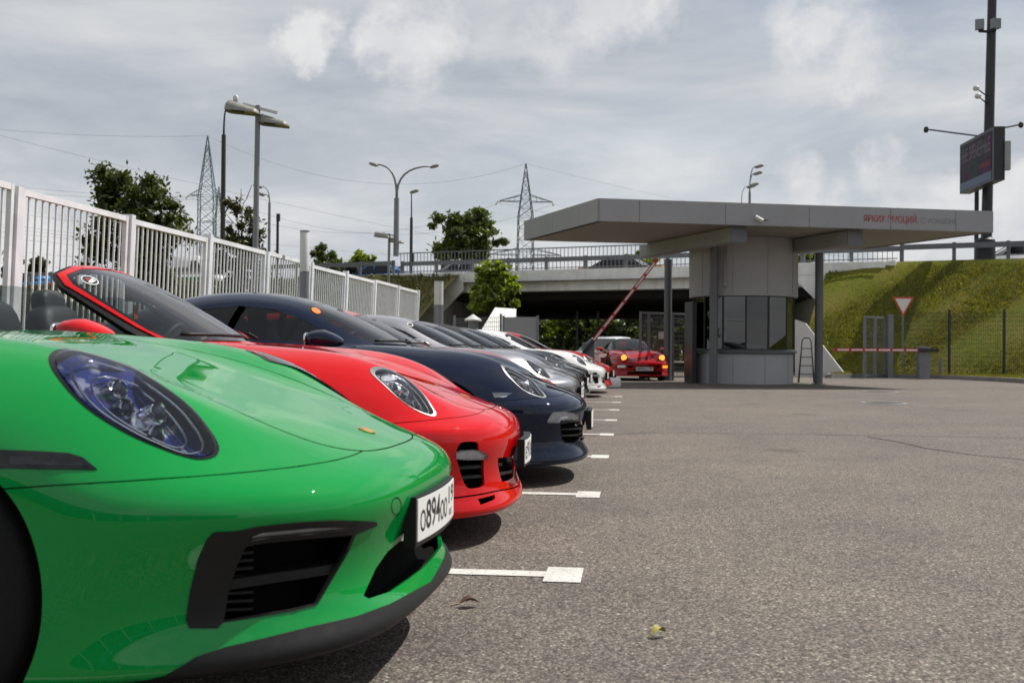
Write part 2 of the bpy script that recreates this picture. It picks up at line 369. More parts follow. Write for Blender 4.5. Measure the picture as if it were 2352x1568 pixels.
# verge between embankment and kerb
vb = []; 
for i in range(len(kp)-3): s_ = np.dot(kp[i]-Q0, E1); vb.append((tuple(kp[i]), rp(max(s_, .2), 6.9, 0)[:2]))
V = []; F = []
for a, b in vb: V += [(a[0], a[1], .10), (b[0], b[1], .11)]
for i in range(len(vb)-1): F.append((2*i, 2*i+1, 2*i+3, 2*i+2))
tag(mesh('verge', V, F, M_GRASS, smooth=True), 'flat strip of grass behind the kerb', kind='structure')
prl = [(1.2, DECK-.1)] + [(1.4+7.6*t, DECK-.12-(DECK-.2)*t) for t in np.linspace(0.0, 1, 14)] + [(10.5, -.02)]
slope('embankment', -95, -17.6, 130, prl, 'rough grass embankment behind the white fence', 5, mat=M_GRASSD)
# carriageway on top
tag(mesh('road', [rp(-95, 1.4, DECK-.5), rp(60, 1.4, DECK-.5), rp(60, -40, DECK-.5), rp(-95, -40, DECK-.5)], [(0, 1, 2, 3)], M_ASPH), 'carriageway on top of the embankment', kind='structure')
# ------------------------------------------------------------------ bridge
M_RAIL = plain('galvanised_rail', (.17, .18, .19), .5, .6, var=.25, scale=3)
br = empty('road_bridge', rp(-10, 0, 0)); tag(br, 'pale concrete road bridge with dark underside behind the gatehouse', 'bridge')
def local(o, V): l = np.array(o.location); return [np.array(v, float)-l for v in V]
def hexa(mb_, s0, s1, d0, d1, z0, z1, o=None, f=None):
    V = [(f or rp)(s, d, z) for s in (s0, s1) for d in (d0, d1) for z in (z0, z1)]
    if o is not None: V = local(o, V)
    return mb_.add(V, [(0, 1, 3, 2), (4, 6, 7, 5), (0, 4, 5, 1), (2, 3, 7, 6), (0, 2, 6, 4), (1, 5, 7, 3)])
hexa(MB(), -22.5, 3.0, .25, 1.25, DECK-.50, DECK+.02, br).build('edge_beam', M_CONC, br)
hexa(MB(), -19.5, .4, .05, .95, DECK-.96, DECK-.50, br).build('girder', M_CONC, br)
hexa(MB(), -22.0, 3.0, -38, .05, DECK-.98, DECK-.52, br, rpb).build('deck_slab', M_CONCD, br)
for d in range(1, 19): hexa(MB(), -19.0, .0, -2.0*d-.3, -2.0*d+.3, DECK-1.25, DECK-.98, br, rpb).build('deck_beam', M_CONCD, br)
hexa(MB(), -.2, 3.0, -38, .9, -.1, DECK-.98, br, rpb).build('abutment', M_CONC, br); hexa(MB(), -22.0, -19.2, -38, .9, -.1, DECK-.98, br, rpb).build('abutment', M_CONC, br)
# slanting cheek wall at the left end
mb_ = MB(); V = [rp(-22.5, 1.26, DECK-.02), rp(-17.4, 1.26, DECK-.02), rp(-17.4, 1.26, DECK-.9), rp(-18.6, 1.26, DECK-2.0), rp(-22.5, 1.26, DECK-.55)]
mb_.prism(local(br, V), (NN[0]*.12, NN[1]*.12, 0)).build('cheek_wall', M_CONC, br)
mb_ = MB(); V = [rp(-1.2, 1.26, DECK-.02), rp(2.6, 1.26, DECK-.02), rp(2.6, 1.26, DECK-.45), rp(.2, 1.26, DECK-2.0), rp(-1.2, 1.26, DECK-.6)]
mb_.prism(local(br, V), (NN[0]*.12, NN[1]*.12, 0)).build('cheek_wall', M_CONC, br)
rl = empty('bridge_railing', rp(-10, .8, DECK)); tag(rl, 'dark metal baluster railing along the bridge edge', 'railing')
hexa(MB(), -21.5, 3.0, .77, .83, DECK+1.06, DECK+1.11, rl).build('top_rail', M_RAIL, rl); hexa(MB(), -21.5, 3.0, .78, .82, DECK+.12, DECK+.16, rl).build('bottom_rail', M_RAIL, rl)
bar_me = None
for i in range(122):
    s = -21.4+.2*i; big = i % 12 == 0
    c = Vector(rp(s, .8, DECK))-Vector(rl.location)
    if bar_me is None:
        q = MB().box((0, 0, .55), (.012, .012, .52), math.atan2(E1[1], E1[0])).build('baluster', M_RAIL, rl); q.location = c; bar_me = q.data
    else: q = link('baluster', bar_me, None, rl); q.location = c
gr = None
def guardrail(s0, s1, d, z, label, step=2.0):
    g = empty('guardrail', rp(s0, d, z)); tag(g, label, 'guardrail', 'steel guardrails beside the raised road')
    hexa(MB(), s0, s1, d-.03, d+.03, z+.58, z+.80, g).build('beam', M_RAIL, g)
    n = int((s1-s0)/step)
    for i in range(n+1): s = s0+(s1-s0)*i/n; hexa(MB(), s-.07, s+.07, d-.16, d-.035, z-.05, z+.84, g).build('guardrail_post', M_RAIL, g)
guardrail(-22, 3.0, -.2, DECK-.06, 'steel guardrail on the bridge behind the balusters')
guardrail(3.1, 40, .35, DECK-.06, 'steel guardrail along the top of the sunlit embankment')
guardrail(-70, -22.1, .5, DECK-.06, 'steel guardrail along the road left of the bridge')
# retaining walls at the foot of the abutments
def ret_wall(pix, Z0, Z1, thick, label):
    P = [at_depth(x, y, Z0+(Z1-Z0)*k) for x, y, k in pix]; P = [np.array([p[0], p[1], max(p[2], -.05)]) for p in P]
    w = MB().prism(P, thick).build('retaining_wall', M_WALL); tag(w, label, 'wall', 'white sloping walls beside the underpass'); return w
ret_wall([(1826, 733, 0), (1850, 742, .05), (1943, 862, 1), (1826, 866, 0)], 42.2, 41.6, (.1, .45, 0), 'white wall sloping down to the right beside the gatehouse')
cs = [at_depth(1137, 706, 46.5), at_depth(1186, 709, 46.5), at_depth(1172, 790, 41.3), at_depth(1086, 790, 41.3)]
tag(MB().prism([tuple(p) for p in cs], (0, 0, -.6)).build('retaining_wall', M_WALL), 'white sunlit concrete slope wall at the left end of the underpass', 'wall', 'white sloping walls beside the underpass')
# ------------------------------------------------------------------ white bar fence behind the cars
M_FENCE = None
def fence_mat():
    t = NT('fence_paint'); n = t.noise(14.0, 6, .7); z = t.noise(3.0, 4, .6)
    c = t.mix(t.ramp(n, [(.70, 0.0), (.78, .6)]), (.73, .75, .765), (.40, .26, .16)); c = t.mix(1.0, c, t.ramp(z, [(.3, .85), (.65, 1.05)]), 'MULTIPLY')
    return t.pbr(Base_Color=c, Roughness=.55)
M_FENCE = fence_mat()
fe = empty('bar_fence', (-5.75, 20, 0)); tag(fe, 'tall off-white metal bar fence behind the parked cars', 'fence')
PY = [10.2+2.37*(k-2) for k in range(11)]; fx = lambda y: -5.78+.012*(y-12); TILT = .035; HF = 2.36
def fp(y, z, dx=0.0): return (fx(y)+dx+z*TILT+5.75, y-20, z)
post_me = None; bar_meh = {}
for k, y in enumerate(PY):
    q = MB().beam(fp(y, .0), fp(y, HF+.02+.02*math.sin(k*2.1)), .10, .10).build('post', M_FENCE, fe)
    if k == len(PY)-1: break
    y0, y1 = y+.10, PY[k+1]-.10; p = empty('fence_panel', (0, 0, 0), 0, fe); hf = HF-.03+.02*math.sin(k*1.7)
    fr_ = MB()
    MB().beam(fp(y0, hf), fp(y1, hf), .045, .06).build('top_rail', M_FENCE, p); MB().beam(fp(y0, .14), fp(y1, .14), .045, .06).build('bottom_rail', M_FENCE, p)
    for yy in (y0, y1): MB().beam(fp(yy, .10), fp(yy, hf+.03), .05, .05).build('stile', M_FENCE, p)
    for yy, y2 in ((y+.05, y0), (y1, PY[k+1]-.05)):
        for z in (.35, hf-.22): MB().beam(fp(yy, z), fp(y2, z), .04, .05).build('hinge_link', M_FENCE, p)
    nb = 16
    for i in range(1, nb+1):
        yy = y0+(y1-y0)*i/(nb+1)
        if k not in bar_meh:
            q = MB().beam((0, 0, 0), (TILT*(hf-.2), 0, hf-.2), .017, .019, upv=(0, 1, 0)).build('bar', M_FENCE, p); bar_meh[k] = q.data
        else: q = link('bar', bar_meh[k], None, p)
        q.location = fp(yy, .17)
# ------------------------------------------------------------------ lamps
M_POLE = plain('grey_pole', (.22, .23, .245), .45, .3, var=.2, scale=3); M_POLED = plain('dark_pole', (.035, .036, .04), .5, .2, var=.25, scale=3); M_DIFF = plain('white_diffuser', (.62, .62, .60), .4, var=.08)
M_LAMPHEAD = plain('lamp_head_metal', (.30, .29, .26), .5, .3, var=.3, scale=5); M_BEIGE = plain('lamp_underside', (.36, .33, .27), .55, var=.25, scale=8)
for (px, py, Z, lb) in ((700, 531, 18.75, 'slim grey bollard lamp with white top, nearer one beside the fence'), (1008, 645, 30.0, 'slim grey bollard lamp with white top, farther one past the fence end')):
    t_ = at_depth(px, py, Z); H = t_[2]; r_ = 11/2650*Z; o = empty('bollard_lamp', (t_[0], t_[1], 0)); tag(o, lb, 'lamp', 'bollard lamps by the fence')
    MB().lathe([(r_, 0), (r_, H*.76), (r_*.6, H*.762)], 20).build('column', M_POLE, o, angle=40); MB().lathe([(r_*.97, H*.765), (r_*.97, H-.02), (r_*.8, H), (0, H)], 20).build('diffuser', M_DIFF, o, angle=40)
    MB().lathe([(r_*1.02, H-.012), (r_*1.02, H+.006), (0, H+.012)], 20).build('cap', M_POLE, o, angle=40)
def wing(o, c, L_, Wd, Ht, ang, roll_, nm='lamp_head'):
    """curved shade: blunt and deep at one end, thin at the other, hollow below"""
    n, m = 20, 11; V = []; F = []; V2 = []; F2 = []
    Mx = Matrix.Rotation(ang, 3, 'Z') @ Matrix.Rotation(roll_, 3, 'Y')
    for i in range(n):
        t = i/(n-1); x = L_*(t-.15); e = min(1, t/.16); end = math.sqrt(max(0, 1-(1-e)**2)); tail = math.sqrt(max(0, 1-max(0, (t-.9)/.1)**2)); h = Ht*(.12+.88*end)*(1-.74*max(0, t-.12))*tail+.01; w = Wd*.5*(.25+.75*end)*(.35+.65*tail)
        for j in range(m): a = math.pi*j/(m-1); V.append((x, -math.cos(a)*w, math.sin(a)**.8*h if math.sin(a) > 0 else 0))
        for s_ in (-1, 1): V2.append((x, s_*w*.96, .015+.18*h))
    for i in range(n-1):
        for j in range(m-1): F.append((i*m+j, i*m+j+1, (i+1)*m+j+1, (i+1)*m+j))
        F2.append((2*i, 2*i+1, 2*i+3, 2*i+2))
    q = MB().add([Vector(c)+Mx@Vector(v) for v in V], F).build(nm, M_LAMPHEAD, o, smooth=True)
    MB().add([Vector(c)+Mx@Vector(v) for v in V2], F2).build('lamp_reflector', M_BEIGE, q, smooth=True)
    V_, F_ = sup((0, 0, 0), (L_*.2, Wd*.2, .02), .8, .8, 18, 6); MB().add([Vector(c)+Mx@(v+Vector((L_*.22, 0, .02))) for v in V_], F_).build('lamp_glass', M_POLED, q, smooth=True)
    return q
for (px, py, Z, lb) in ((590, 250, 22.0, 'tall grey lamp post with two curved shades behind the fence'), (893, 540, 46.0, 'distant grey lamp post with two curved shades by the double-arm street lamp')):
    t_ = at_depth(px, py, Z); o = empty('area_lamp', (t_[0], t_[1], 0)); tag(o, lb, 'lamp', 'two-shade area lamps'); H = t_[2]
    MB().tube([(0, 0, 0), (0, 0, H*.5), (.02, 0, H+.06)], [.06, .055, .048], 14).build('pole', M_POLE, o, angle=40)
    wing(o, (-.47, -.16, H-.08), .66, .46, .21, .10, .10); wing(o, (.06, .16, H-.26), .60, .46, .19, .10, .10)
    MB().beam((-.26, -.05, H+.08), (.38, .08, H-.07), .06, .05).build('cross_arm', M_DIFF, o)
    if Z < 30: V_, F_ = sup((-.36, -.16, H+.165), (.05, .05, .07), .8, .8); MB().add(V_, F_).build('sensor', M_DIFF, o, smooth=True)
def street_lamp(lb, px, pyb, pyt, Z, arms, r_=.09, mat=None, box=None, z0=None):
    """arms: list of (px, py) tips with heads; the pole stands on the ground or the road and splits at (px, pyt)"""
    mat = mat or M_POLE; b = at_depth(px, pyb, Z); t_ = at_depth(px, pyt, Z); zb = DECK-.1 if z0 is None else z0
    o = empty('street_lamp', (t_[0], t_[1], zb)); tag(o, lb, 'street lamp', 'street lamps along the road'); h = t_[2]-zb
    MB().tube([(0, 0, 0), (0, 0, h)], [r_*1.15, r_], 10).build('pole', mat, o, angle=40)
    for ax, ay in arms:
        a = at_depth(ax, ay, Z); d = Vector((a[0]-t_[0], a[1]-t_[1], a[2]-t_[2])); s = Vector((0, 0, h))
        pts = [s+Vector((d.x*t**2.2, d.y*t**2.2, d.z*(1-(1-t)**1.9))) for t in np.linspace(0, 1, 9)]
        MB().tube(pts, np.linspace(r_*.5, r_*.3, 9), 8).build('arm', mat, o, smooth=True)
        e = pts[-1]; dr = Vector((d.x, d.y, 0)).normalized() if d.xy.length > .05 else Vector((1, 0, 0))
        V_, F_ = sup((0, 0, 0), (max(.16, Z*.0042), Z*.0017, Z*.0014), .7, .7, 12, 8); an = math.atan2(dr.y, dr.x)
        Mx = Matrix.Rotation(an, 3, 'Z') @ Matrix.Rotation(-.28, 3, 'Y'); MB().add([e+dr*Z*.003+Mx@v for v in V_], F_).build('lamp_head', M_LAMPHEAD, o, smooth=True)
    if box: c = at_depth(px, box, Z); MB().box((.06, -.10, c[2]-zb), (.09, .07, .2)).build('junction_box', mat, o)
street_lamp('grey double-arm street lamp above the far end of the fence', 911, 650, 455, 46, [(866, 378), (990, 382)], .10)
street_lamp('tall thin street lamp behind the nearest two-shade lamp', 514, 560, 310, 40, [(524, 243)], .075, M_POLED)
street_lamp('street lamp with two round heads left of the bollard lamp', 619, 575, 465, 62, [(600, 428), (606, 446)], .07)
street_lamp('short dark pole right of the two-headed street lamp', 638, 580, 495, 62, [], .07, M_POLED, 500)
street_lamp('single-head street lamp just right of the double-arm lamp', 945, 640, 500, 60, [(944, 440)], .075, M_POLED, 592)
street_lamp('far street lamp with stacked heads showing above the canopy', 1722, 470, 440, 70, [(1736, 382), (1733, 398), (1725, 424)], .075)
street_lamp('thin far street lamp left of the stacked one above the canopy', 1703, 470, 466, 70, [(1718, 428)], .05)
# ------------------------------------------------------------------ lattice pylons and wires
M_STEELB = plain('pylon_blue_steel', (.16, .22, .26), .6, .4, var=.2, scale=.5); M_STEELG = plain('pylon_grey_steel', (.11, .13, .13), .6, .4, var=.2, scale=.5)
def pylon(lb, px, pyt, Z, base_w, top_w, arms, mat, rot=.5):
    t_ = at_depth(px, pyt, Z); H = t_[2]; o = empty('power_pylon', (t_[0], t_[1], 0), rot); tag(o, lb, 'pylon', 'lattice power pylons on the skyline')
    body = MB(); zc = H*.72; th = .12
    def w(z): return base_w+(top_w-base_w)*z/zc if z < zc else top_w*(1-(z-zc)/(H-zc))+.05
    zs = list(np.linspace(0, zc, 13)) + list(np.linspace(zc, H, 7))[1:]
    cor = ((-1, -1), (1, -1), (1, 1), (-1, 1))
    for z0, z1 in zip(zs[:-1], zs[1:]):
        a, b = w(z0), w(z1)
        for i, (x, y) in enumerate(cor):
            body.beam((x*a, y*a, z0), (x*b, y*b, z1), th*1.35); x2, y2 = cor[(i+1) % 4]
            body.beam((x*a, y*a, z0), (x2*b, y2*b, z1), th*.6); body.beam((x2*a, y2*a, z0), (x*b, y*b, z1), th*.6); body.beam((x*b, y*b, z1), (x2*b, y2*b, z1), th*.6)
    body.build('lattice', mat, o); tips = [(0, 0, H)]
    for z, L_ in arms:
        z *= H
        for s in (-1, 1):
            a = w(z); q = MB()
            for y in (-1, 1): q.beam((s*a, y*a, z), (s*L_, 0, z), th); q.beam((s*w(z+1.2), y*w(z+1.2), z+1.4), (s*L_, 0, z), th)
            for k in range(1, 4): xx = a+(L_-a)*k/4; q.beam((s*xx, a*(1-k/4), z), (s*xx, -a*(1-k/4), z), th*.6); q.beam((s*xx, 0, z), (s*xx, 0, z+1.4*(1-k/4)), th*.6)
            q.build('cross_arm', mat, o)
            for sy in (-1, 1): MB().tube([(s*L_, 0, z), (s*L_+sy*.3*s, sy*2.4, z-.5)], .13, 6).build('insulator', M_DIFF, o)
            tips.append((s*L_, 0, z-.4))
    Mr = Matrix.Rotation(rot, 3, 'Z'); return o, [np.array(Mr@Vector(p))+np.array([t_[0], t_[1], 0]) for p in tips]
pyA, tipA = pylon('blue-grey lattice pylon left of the tall lamp post', 477, 312, 240, 1.9, 1.55, [(.72, 3.6), (.50, 3.8), (.30, 4.2)], M_STEELB, .55)
pyB, tipB = pylon('grey lattice pylon rising left of the canopy', 1208, 376, 250, 2.1, 1.5, [(.80, 6.0), (.52, 8.0), (.30, 6.0)], M_STEELG, .2)
pyC, tipC = pylon('thin distant lattice pylon beside the tall thin street lamp', 503, 428, 420, 2.6, 1.5, [(.78, 5.0)], M_STEELG, .6)
M_WIRE = plain('wire', (.10, .10, .11), .6)
WIRES = []
def wire(a, b, sag, lb, r_=.022):
    a, b = np.array(a), np.array(b); pts = [a+(b-a)*t-np.array([0, 0, sag*4*t*(1-t)]) for t in np.linspace(0, 1, 22)]
    o = MB().tube([tuple(p) for p in pts], r_, 4, cap=False).build('power_line', M_WIRE); WIRES.append((lb, proj(pts[11])[1], o))
farL = [at_depth(-500, 235-20+40*i, 200) for i in range(8)]
for i, t_ in enumerate(tipA):
    wire(t_, at_depth(-700, 190+38*i+(60 if i else 0), 200), 3, 'thin power line running left from the blue-grey pylon')
    wire(t_, tipB[min(i, len(tipB)-1)], 7, 'thin power line between the two large pylons')
for i, t_ in enumerate(tipB): wire(t_, at_depth(2900, 560+18*i, 330), 8, 'thin power line running right from the grey pylon behind the canopy')
for i in range(5): wire(at_depth(-600, 400+36*i, 150), at_depth(1420, 600+14*i, 420), 4, 'low distant power line sloping down behind the trees', .02)
wire(at_depth(-600, 150, 160), at_depth(2600, 640, 420), 16, 'highest power line crossing the left of the sky', .022)

ORD = ['topmost', 'second from the top', 'third from the top', 'fourth from the top', 'fifth from the top', 'sixth from the top', 'lowest']
for lb in {w[0] for w in WIRES}:
    grp_ = sorted([w for w in WIRES if w[0] == lb], key=lambda w: w[1])
    for i, w in enumerate(grp_): tag(w[2], lb if len(grp_) == 1 else '%s, %s' % (lb, ORD[i] if i < len(grp_)-1 else 'lowest'), 'power line', 'power lines across the sky')
# ------------------------------------------------------------------ gatehouse
M_PANEL = concrete('grey_cladding', (.335, .34, .35), .16, .45); M_SOFFIT = plain('soffit', (.30, .285, .255), .6, var=.12, scale=.7); M_BOOTH = concrete('booth_cladding', (.43, .435, .445), .14, .6)
M_FRAME = plain('dark_frame', (.03, .031, .033), .4, .3); M_RED = plain('barrier_red', (.55, .03, .03), .45, var=.15); M_WHITEP = plain('barrier_white', (.78, .78, .76), .45, var=.1); M_COLUMN = plain('column_grey', (.14, .145, .155), .4, .2, var=.12, scale=2)
def emis(name, col, s=1.0): t = NT(name); return t.pbr(Base_Color=(.01, .01, .01), Roughness=.6, Specular_IOR_Level=.15, Emission_Color=col, Emission_Strength=s)
M_BGLASS = glass('booth_glass', (.16, .185, .18), 1.85)
A_, B_, D_ = np.array([-.83, 28.0]), np.array([9.2, 30.9]), np.array([-3.07, 32.85]); C_ = B_+(D_-A_); ZT, ZB = 4.55, 4.02
can = empty('gate_canopy', (3, 32, 0)); tag(can, 'large flat grey canopy over the gatehouse with red lettering on its edge', 'canopy')
lc = lambda p, z: (p[0]-3, p[1]-32, z)
quad = [A_, B_, C_, D_]
MB().add([lc(p, ZT) for p in quad], [(0, 1, 2, 3)]).build('roof_deck', M_PANEL, can); MB().add([lc(p, ZB+.01) for p in [q_+((quad[(i+2) % 4]-q_)*.012) for i, q_ in enumerate(quad)]], [(3, 2, 1, 0)]).build('soffit', M_SOFFIT, can)
def fascia(p, q, cuts):
    d = (q-p)/np.linalg.norm(q-p); n = np.array([d[1], -d[0]]); L_ = np.linalg.norm(q-p); xs = [0]+cuts+[L_]
    for a, b in zip(xs[:-1], xs[1:]):
        P = [p+d*(a+.006 if a else 0), p+d*(b-.006 if b < L_ else L_)]
        V = [lc(P[0]+n*o, z) for o in (0, .05) for z in (ZB, ZT+.02)] + [lc(P[1]+n*o, z) for o in (0, .05) for z in (ZB, ZT+.02)]
        MB().add(V, [(0, 1, 3, 2), (4, 6, 7, 5), (0, 4, 5, 1), (2, 3, 7, 6), (0, 2, 6, 4), (1, 5, 7, 3)]).build('fascia_panel', M_PANEL, can)
LF = np.linalg.norm(B_-A_)
fascia(A_, B_, [1.0, 3.2, 5.4, 7.6, 9.4]); fascia(B_, C_, [2.2]); fascia(C_, D_, [2.6, 5.2, 7.8]); fascia(D_, A_, [.45, 2.3, 4.2])
e1 = (B_-A_)/LF; n1 = np.array([e1[1], -e1[0]])
def sign(txt, px0, px1, ztop, zbot, mat, bold=.006):
    """lettering on the front fascia between two picture columns"""
    def along(px):
        d = ray(px, 520); k = np.cross(np.append(e1, 0), [0, 0, 1]); t = np.dot(np.append(A_, 0)-CAMP, k)/np.dot(d, k); return np.dot((CAMP+d*t)[:2]-A_, e1)
    s0, s1 = along(px0), along(px1); tv, tf = text_mesh(txt, 1.0, bold); w = tv[:, 0].max()-tv[:, 0].min(); h = .73
    V = [lc(A_+e1*(s0+(x-tv[:, 0].min())/w*(s1-s0))+n1*.056, zbot+y/h*(ztop-zbot)) for x, y in tv]; mesh('lettering', V, tf, mat, can)
M_SIGNR = plain('sign_red', (.42, .03, .035), .5); M_GHOST = plain('sign_ghost', (.245, .25, .26), .5); M_SMUDGE = plain('smudge', (.285, .288, .295), .5)
sign('ЯРКИХ ЭМОЦИЙ.', 1981, 2106, 4.37, 4.20, M_SIGNR, .010); sign('С', 2113, 2121, 4.34, 4.20, M_GHOST, .004); sign('PORSCHE.', 2130, 2198, 4.34, 4.20, M_GHOST, .004)
# beams under the roof and columns
def hang(pf, pb):
    MB().beam(lc(pf, ZB-.19), lc(pb, ZB-.19), .34, .36).build('roof_beam', M_PANEL, can); MB().beam(lc(pf+(pf-pb)/np.linalg.norm(pf-pb)*.0, ZB-.2), lc(pf+(pf-pb)/np.linalg.norm(pf-pb)*.03, ZB-.2), .44, .40).build('beam_end_plate', M_COLUMN, can)
hang(np.array([2.62, 29.35]), np.array([.35, 34.4])); hang(np.array([5.62, 30.2]), np.array([3.6, 34.9]))
for (px, py, zt) in ((1533, 874, ZB-.36), (1638, 882, ZB-.02), (1880, 882.5, ZB-.36)):
    g = ground(px, py); g2 = g[:2]; rr = .115
    MB().lathe([(rr, 0), (rr, zt), (rr*.3, zt)], 20, origin=(g2[0]-3, g2[1]-32, 0)).build('column', M_COLUMN, can, angle=40)
    MB().box((g2[0]-3, g2[1]-32, .012), (.17, .17, .012)).build('base_plate', M_COLUMN, can)
# security camera on the fascia
sc_ = empty('security_camera', tuple(np.append(A_+e1*4.05+n1*.06, 4.18))); tag(sc_, 'small security camera on the front edge of the canopy', 'camera')
MB().tube([(0, 0, 0), (.02, -.10, -.02)], .02, 8).build('bracket', M_DIFF, sc_); MB().tube([(-.08, -.10, .05), (.1, -.13, -.06)], .045, 10).build('camera_body', M_DIFF, sc_, angle=40); MB().tube([(.14, -.10, -.03), (.2, -.2, -.04)], .035, 10).build('second_camera_body', M_LAMPHEAD, sc_, angle=40)
# round booth
BC = np.array([3.12, 33.35]); bo = empty('guard_booth', (BC[0], BC[1], 0)); tag(bo, 'round grey guard booth with dark windows under the canopy', 'booth')
def ring(r0, r1, z0, z1, a0, a1, n=28): 
    return MB().lathe([(r0, z0), (r1, z0), (r1, z1), (r0, z1), (r0, z0)], n, a0=a0, a1=a1)
T0 = R(-175); T1 = R(40)
MB().lathe([(1.40, 0), (1.40, .84), (1.43, .84)], 60, a0=R(-200), a1=R(60)).build('lower_wall', M_BOOTH, bo, angle=30)
for k in range(6): a = R(-178+36*k); MB().beam((1.403*math.cos(a), 1.403*math.sin(a), .01), (1.403*math.cos(a), 1.403*math.sin(a), .83), .005, .005).build('cladding_joint', M_FRAME, bo)
MB().lathe([(1.36, .86), (1.50, .86), (1.50, .90), (1.44, .96), (1.36, .96)], 60, a0=R(-200), a1=R(60)).build('window_sill', M_COLUMN, bo, angle=30)
MB().lathe([(1.40, 2.42), (1.51, 2.42), (1.52, 2.46), (1.52, ZB)], 64).build('upper_drum', M_BOOTH, bo, angle=30)
for k in range(5): a = R(-178+36*k); MB().beam((1.523*math.cos(a), 1.523*math.sin(a), 2.47), (1.523*math.cos(a), 1.523*math.sin(a), ZB), .005, .005).build('cladding_joint', M_FRAME, bo)
MB().lathe([(0, 2.40), (1.42, 2.40), (1.42, 2.44), (0, 2.44)], 48).build('ceiling', M_FRAME, bo)
MB().lathe([(0, .02), (1.38, .02)], 40).build('booth_floor', M_FRAME, bo)
angs = [-200, -172, -144, -118, -92, -66, -38, -8, 22, 55]; RW = 1.40
for a, b in zip(angs[:-1], angs[1:]):
    p0, p1 = (RW*math.cos(R(a)), RW*math.sin(R(a))), (RW*math.cos(R(b)), RW*math.sin(R(b)))
    pn = MB().beam((p0[0], p0[1], 1.69), (p1[0], p1[1], 1.69), .008, 1.44).build('window_pane', M_BGLASS, bo)
    MB().beam((p0[0], p0[1], .96), (p0[0], p0[1], 2.42), .05, .05).build('mullion', M_FRAME, bo)
MB().box((.3, .75, 1.25), (.9, .05, 1.2)).build('partition', M_FRAME, bo); MB().box((-.2, -.6, .80), (.8, .35, .03)).build('desk', M_FRAME, bo)
V_, F_ = sup((-.25, -.1, 1.1), (.28, .1, .35), .5, .5); MB().add(V_, F_).build('desk_chair', M_LEATH if 'M_LEATH' in globals() else M_FRAME, bo, smooth=True)
MB().tube([(-.62, -1.40, 3.7), (-.62, -1.42, 2.75), (-.62, -1.5, 2.68)], .05, 10).build('rain_pipe', M_BOOTH, bo, smooth=True)
dr = MB().box((-1.50, -.55, 1.15), (.06, .42, 1.13), R(12)).build('door', M_FRAME, bo); MB().box((-1.56, -.25, 1.0), (.02, .02, .12), R(12)).build('door_handle', M_CHROME if 'M_CHROME' in globals() else M_PANEL, dr)
# ladder
g0 = ground(1852, 879); la = empty('step_ladder', (g0[0], g0[1], 0), R(-8)); tag(la, 'dark metal step ladder leaning beside the right canopy column', 'ladder'); M_LAD = plain('ladder_metal', (.06, .062, .065), .4, .5)
for s in (-1, 1): MB().tube([(s*.21, 0, 0), (s*.13, .16, 1.2), (s*.10, .17, 1.28)], .016, 8).build('rail', M_LAD, la, smooth=True); MB().tube([(s*.24, .55, 0), (s*.13, .2, 1.2)], .013, 8).build('rear_leg', M_LAD, la, smooth=True)
MB().tube([(-.10, .17, 1.28), (-.06, .17, 1.31), (.06, .17, 1.31), (.10, .17, 1.28)], .016, 8).build('top_bar', M_LAD, la, smooth=True)
for k in range(4): z = .25+.25*k; w = .21-.08*z/1.2; MB().box((0, .16*z/1.2, z), (w, .05, .012)).build('tread', M_LAD, la)
# ------------------------------------------------------------------ mesh gates, barriers, sign, posts
M_MESH = plain('mesh_wire', (.20, .205, .21), .5, .5); 
def mesh_panel(parent, p0, p1, z0, z1, nx, nz, r_=.006, mat=None, nm='wire_mesh'):
    p0, p1 = np.array(p0), np.array(p1); q = MB(); mat = mat or M_MESH
    for i in range(nx+1): a = p0+(p1-p0)*i/nx; q.beam((a[0], a[1], z0), (a[0], a[1], z1), r_*2)
    for j in range(nz+1): z = z0+(z1-z0)*j/nz; q.beam((p0[0], p0[1], z), (p1[0], p1[1], z), r_*2)
    o = q.build(nm, mat, parent); o['kind'] = 'stuff'; return o
def gate(lb, pa, pb, H, posts, frame_w=.05, nx=28, nz=12, r_=.006):
    o = empty('mesh_gate', (pa[0], pa[1], 0)); tag(o, lb, 'gate'); d = np.array(pb[:2])-np.array(pa[:2])
    mesh_panel(o, (0, 0), d, .12, H, nx, nz, r_)
    for z in (.1, H): MB().beam((0, 0, z), (d[0], d[1], z), frame_w).build('gate_rail', M_POLE, o)
    for k in posts: MB().beam((d[0]*k, d[1]*k, 0), (d[0]*k, d[1]*k, H+.04), frame_w*1.3).build('gate_post', M_POLE, o)
    return o
ga, gb = ground(1470, 873), ground(1604, 872)
g_ = gate('grey wire mesh gate between the red coming car and the booth', (ga[0], ga[1]), (gb[0], gb[1]), 2.05, (0, .14, .55, 1), .06, 36, 14, .007)
nt = at_depth(1519, 770, 35.0); tag(MB().box(tuple(nt), (.09, .004, .11), .29).build('notice_sheet', M_WHITEP), 'small white notice fixed to the mesh gate', 'notice')
ga, gb = at_depth(1986, 800, 40.2), at_depth(2033, 800, 41.2); gate('open wire mesh gate leaf standing behind the lowered barrier', (ga[0], ga[1]), (gb[0], gb[1]), 2.15, (0, .5, 1), .07, 10, 12, .006)
gp = at_depth(2045, 800, 41.0); o = MB().box((gp[0], gp[1], 1.13), (.09, .09, 1.13)).build('gate_post', M_POLE); tag(o, 'thick grey gate post right of the open mesh gate', 'post')
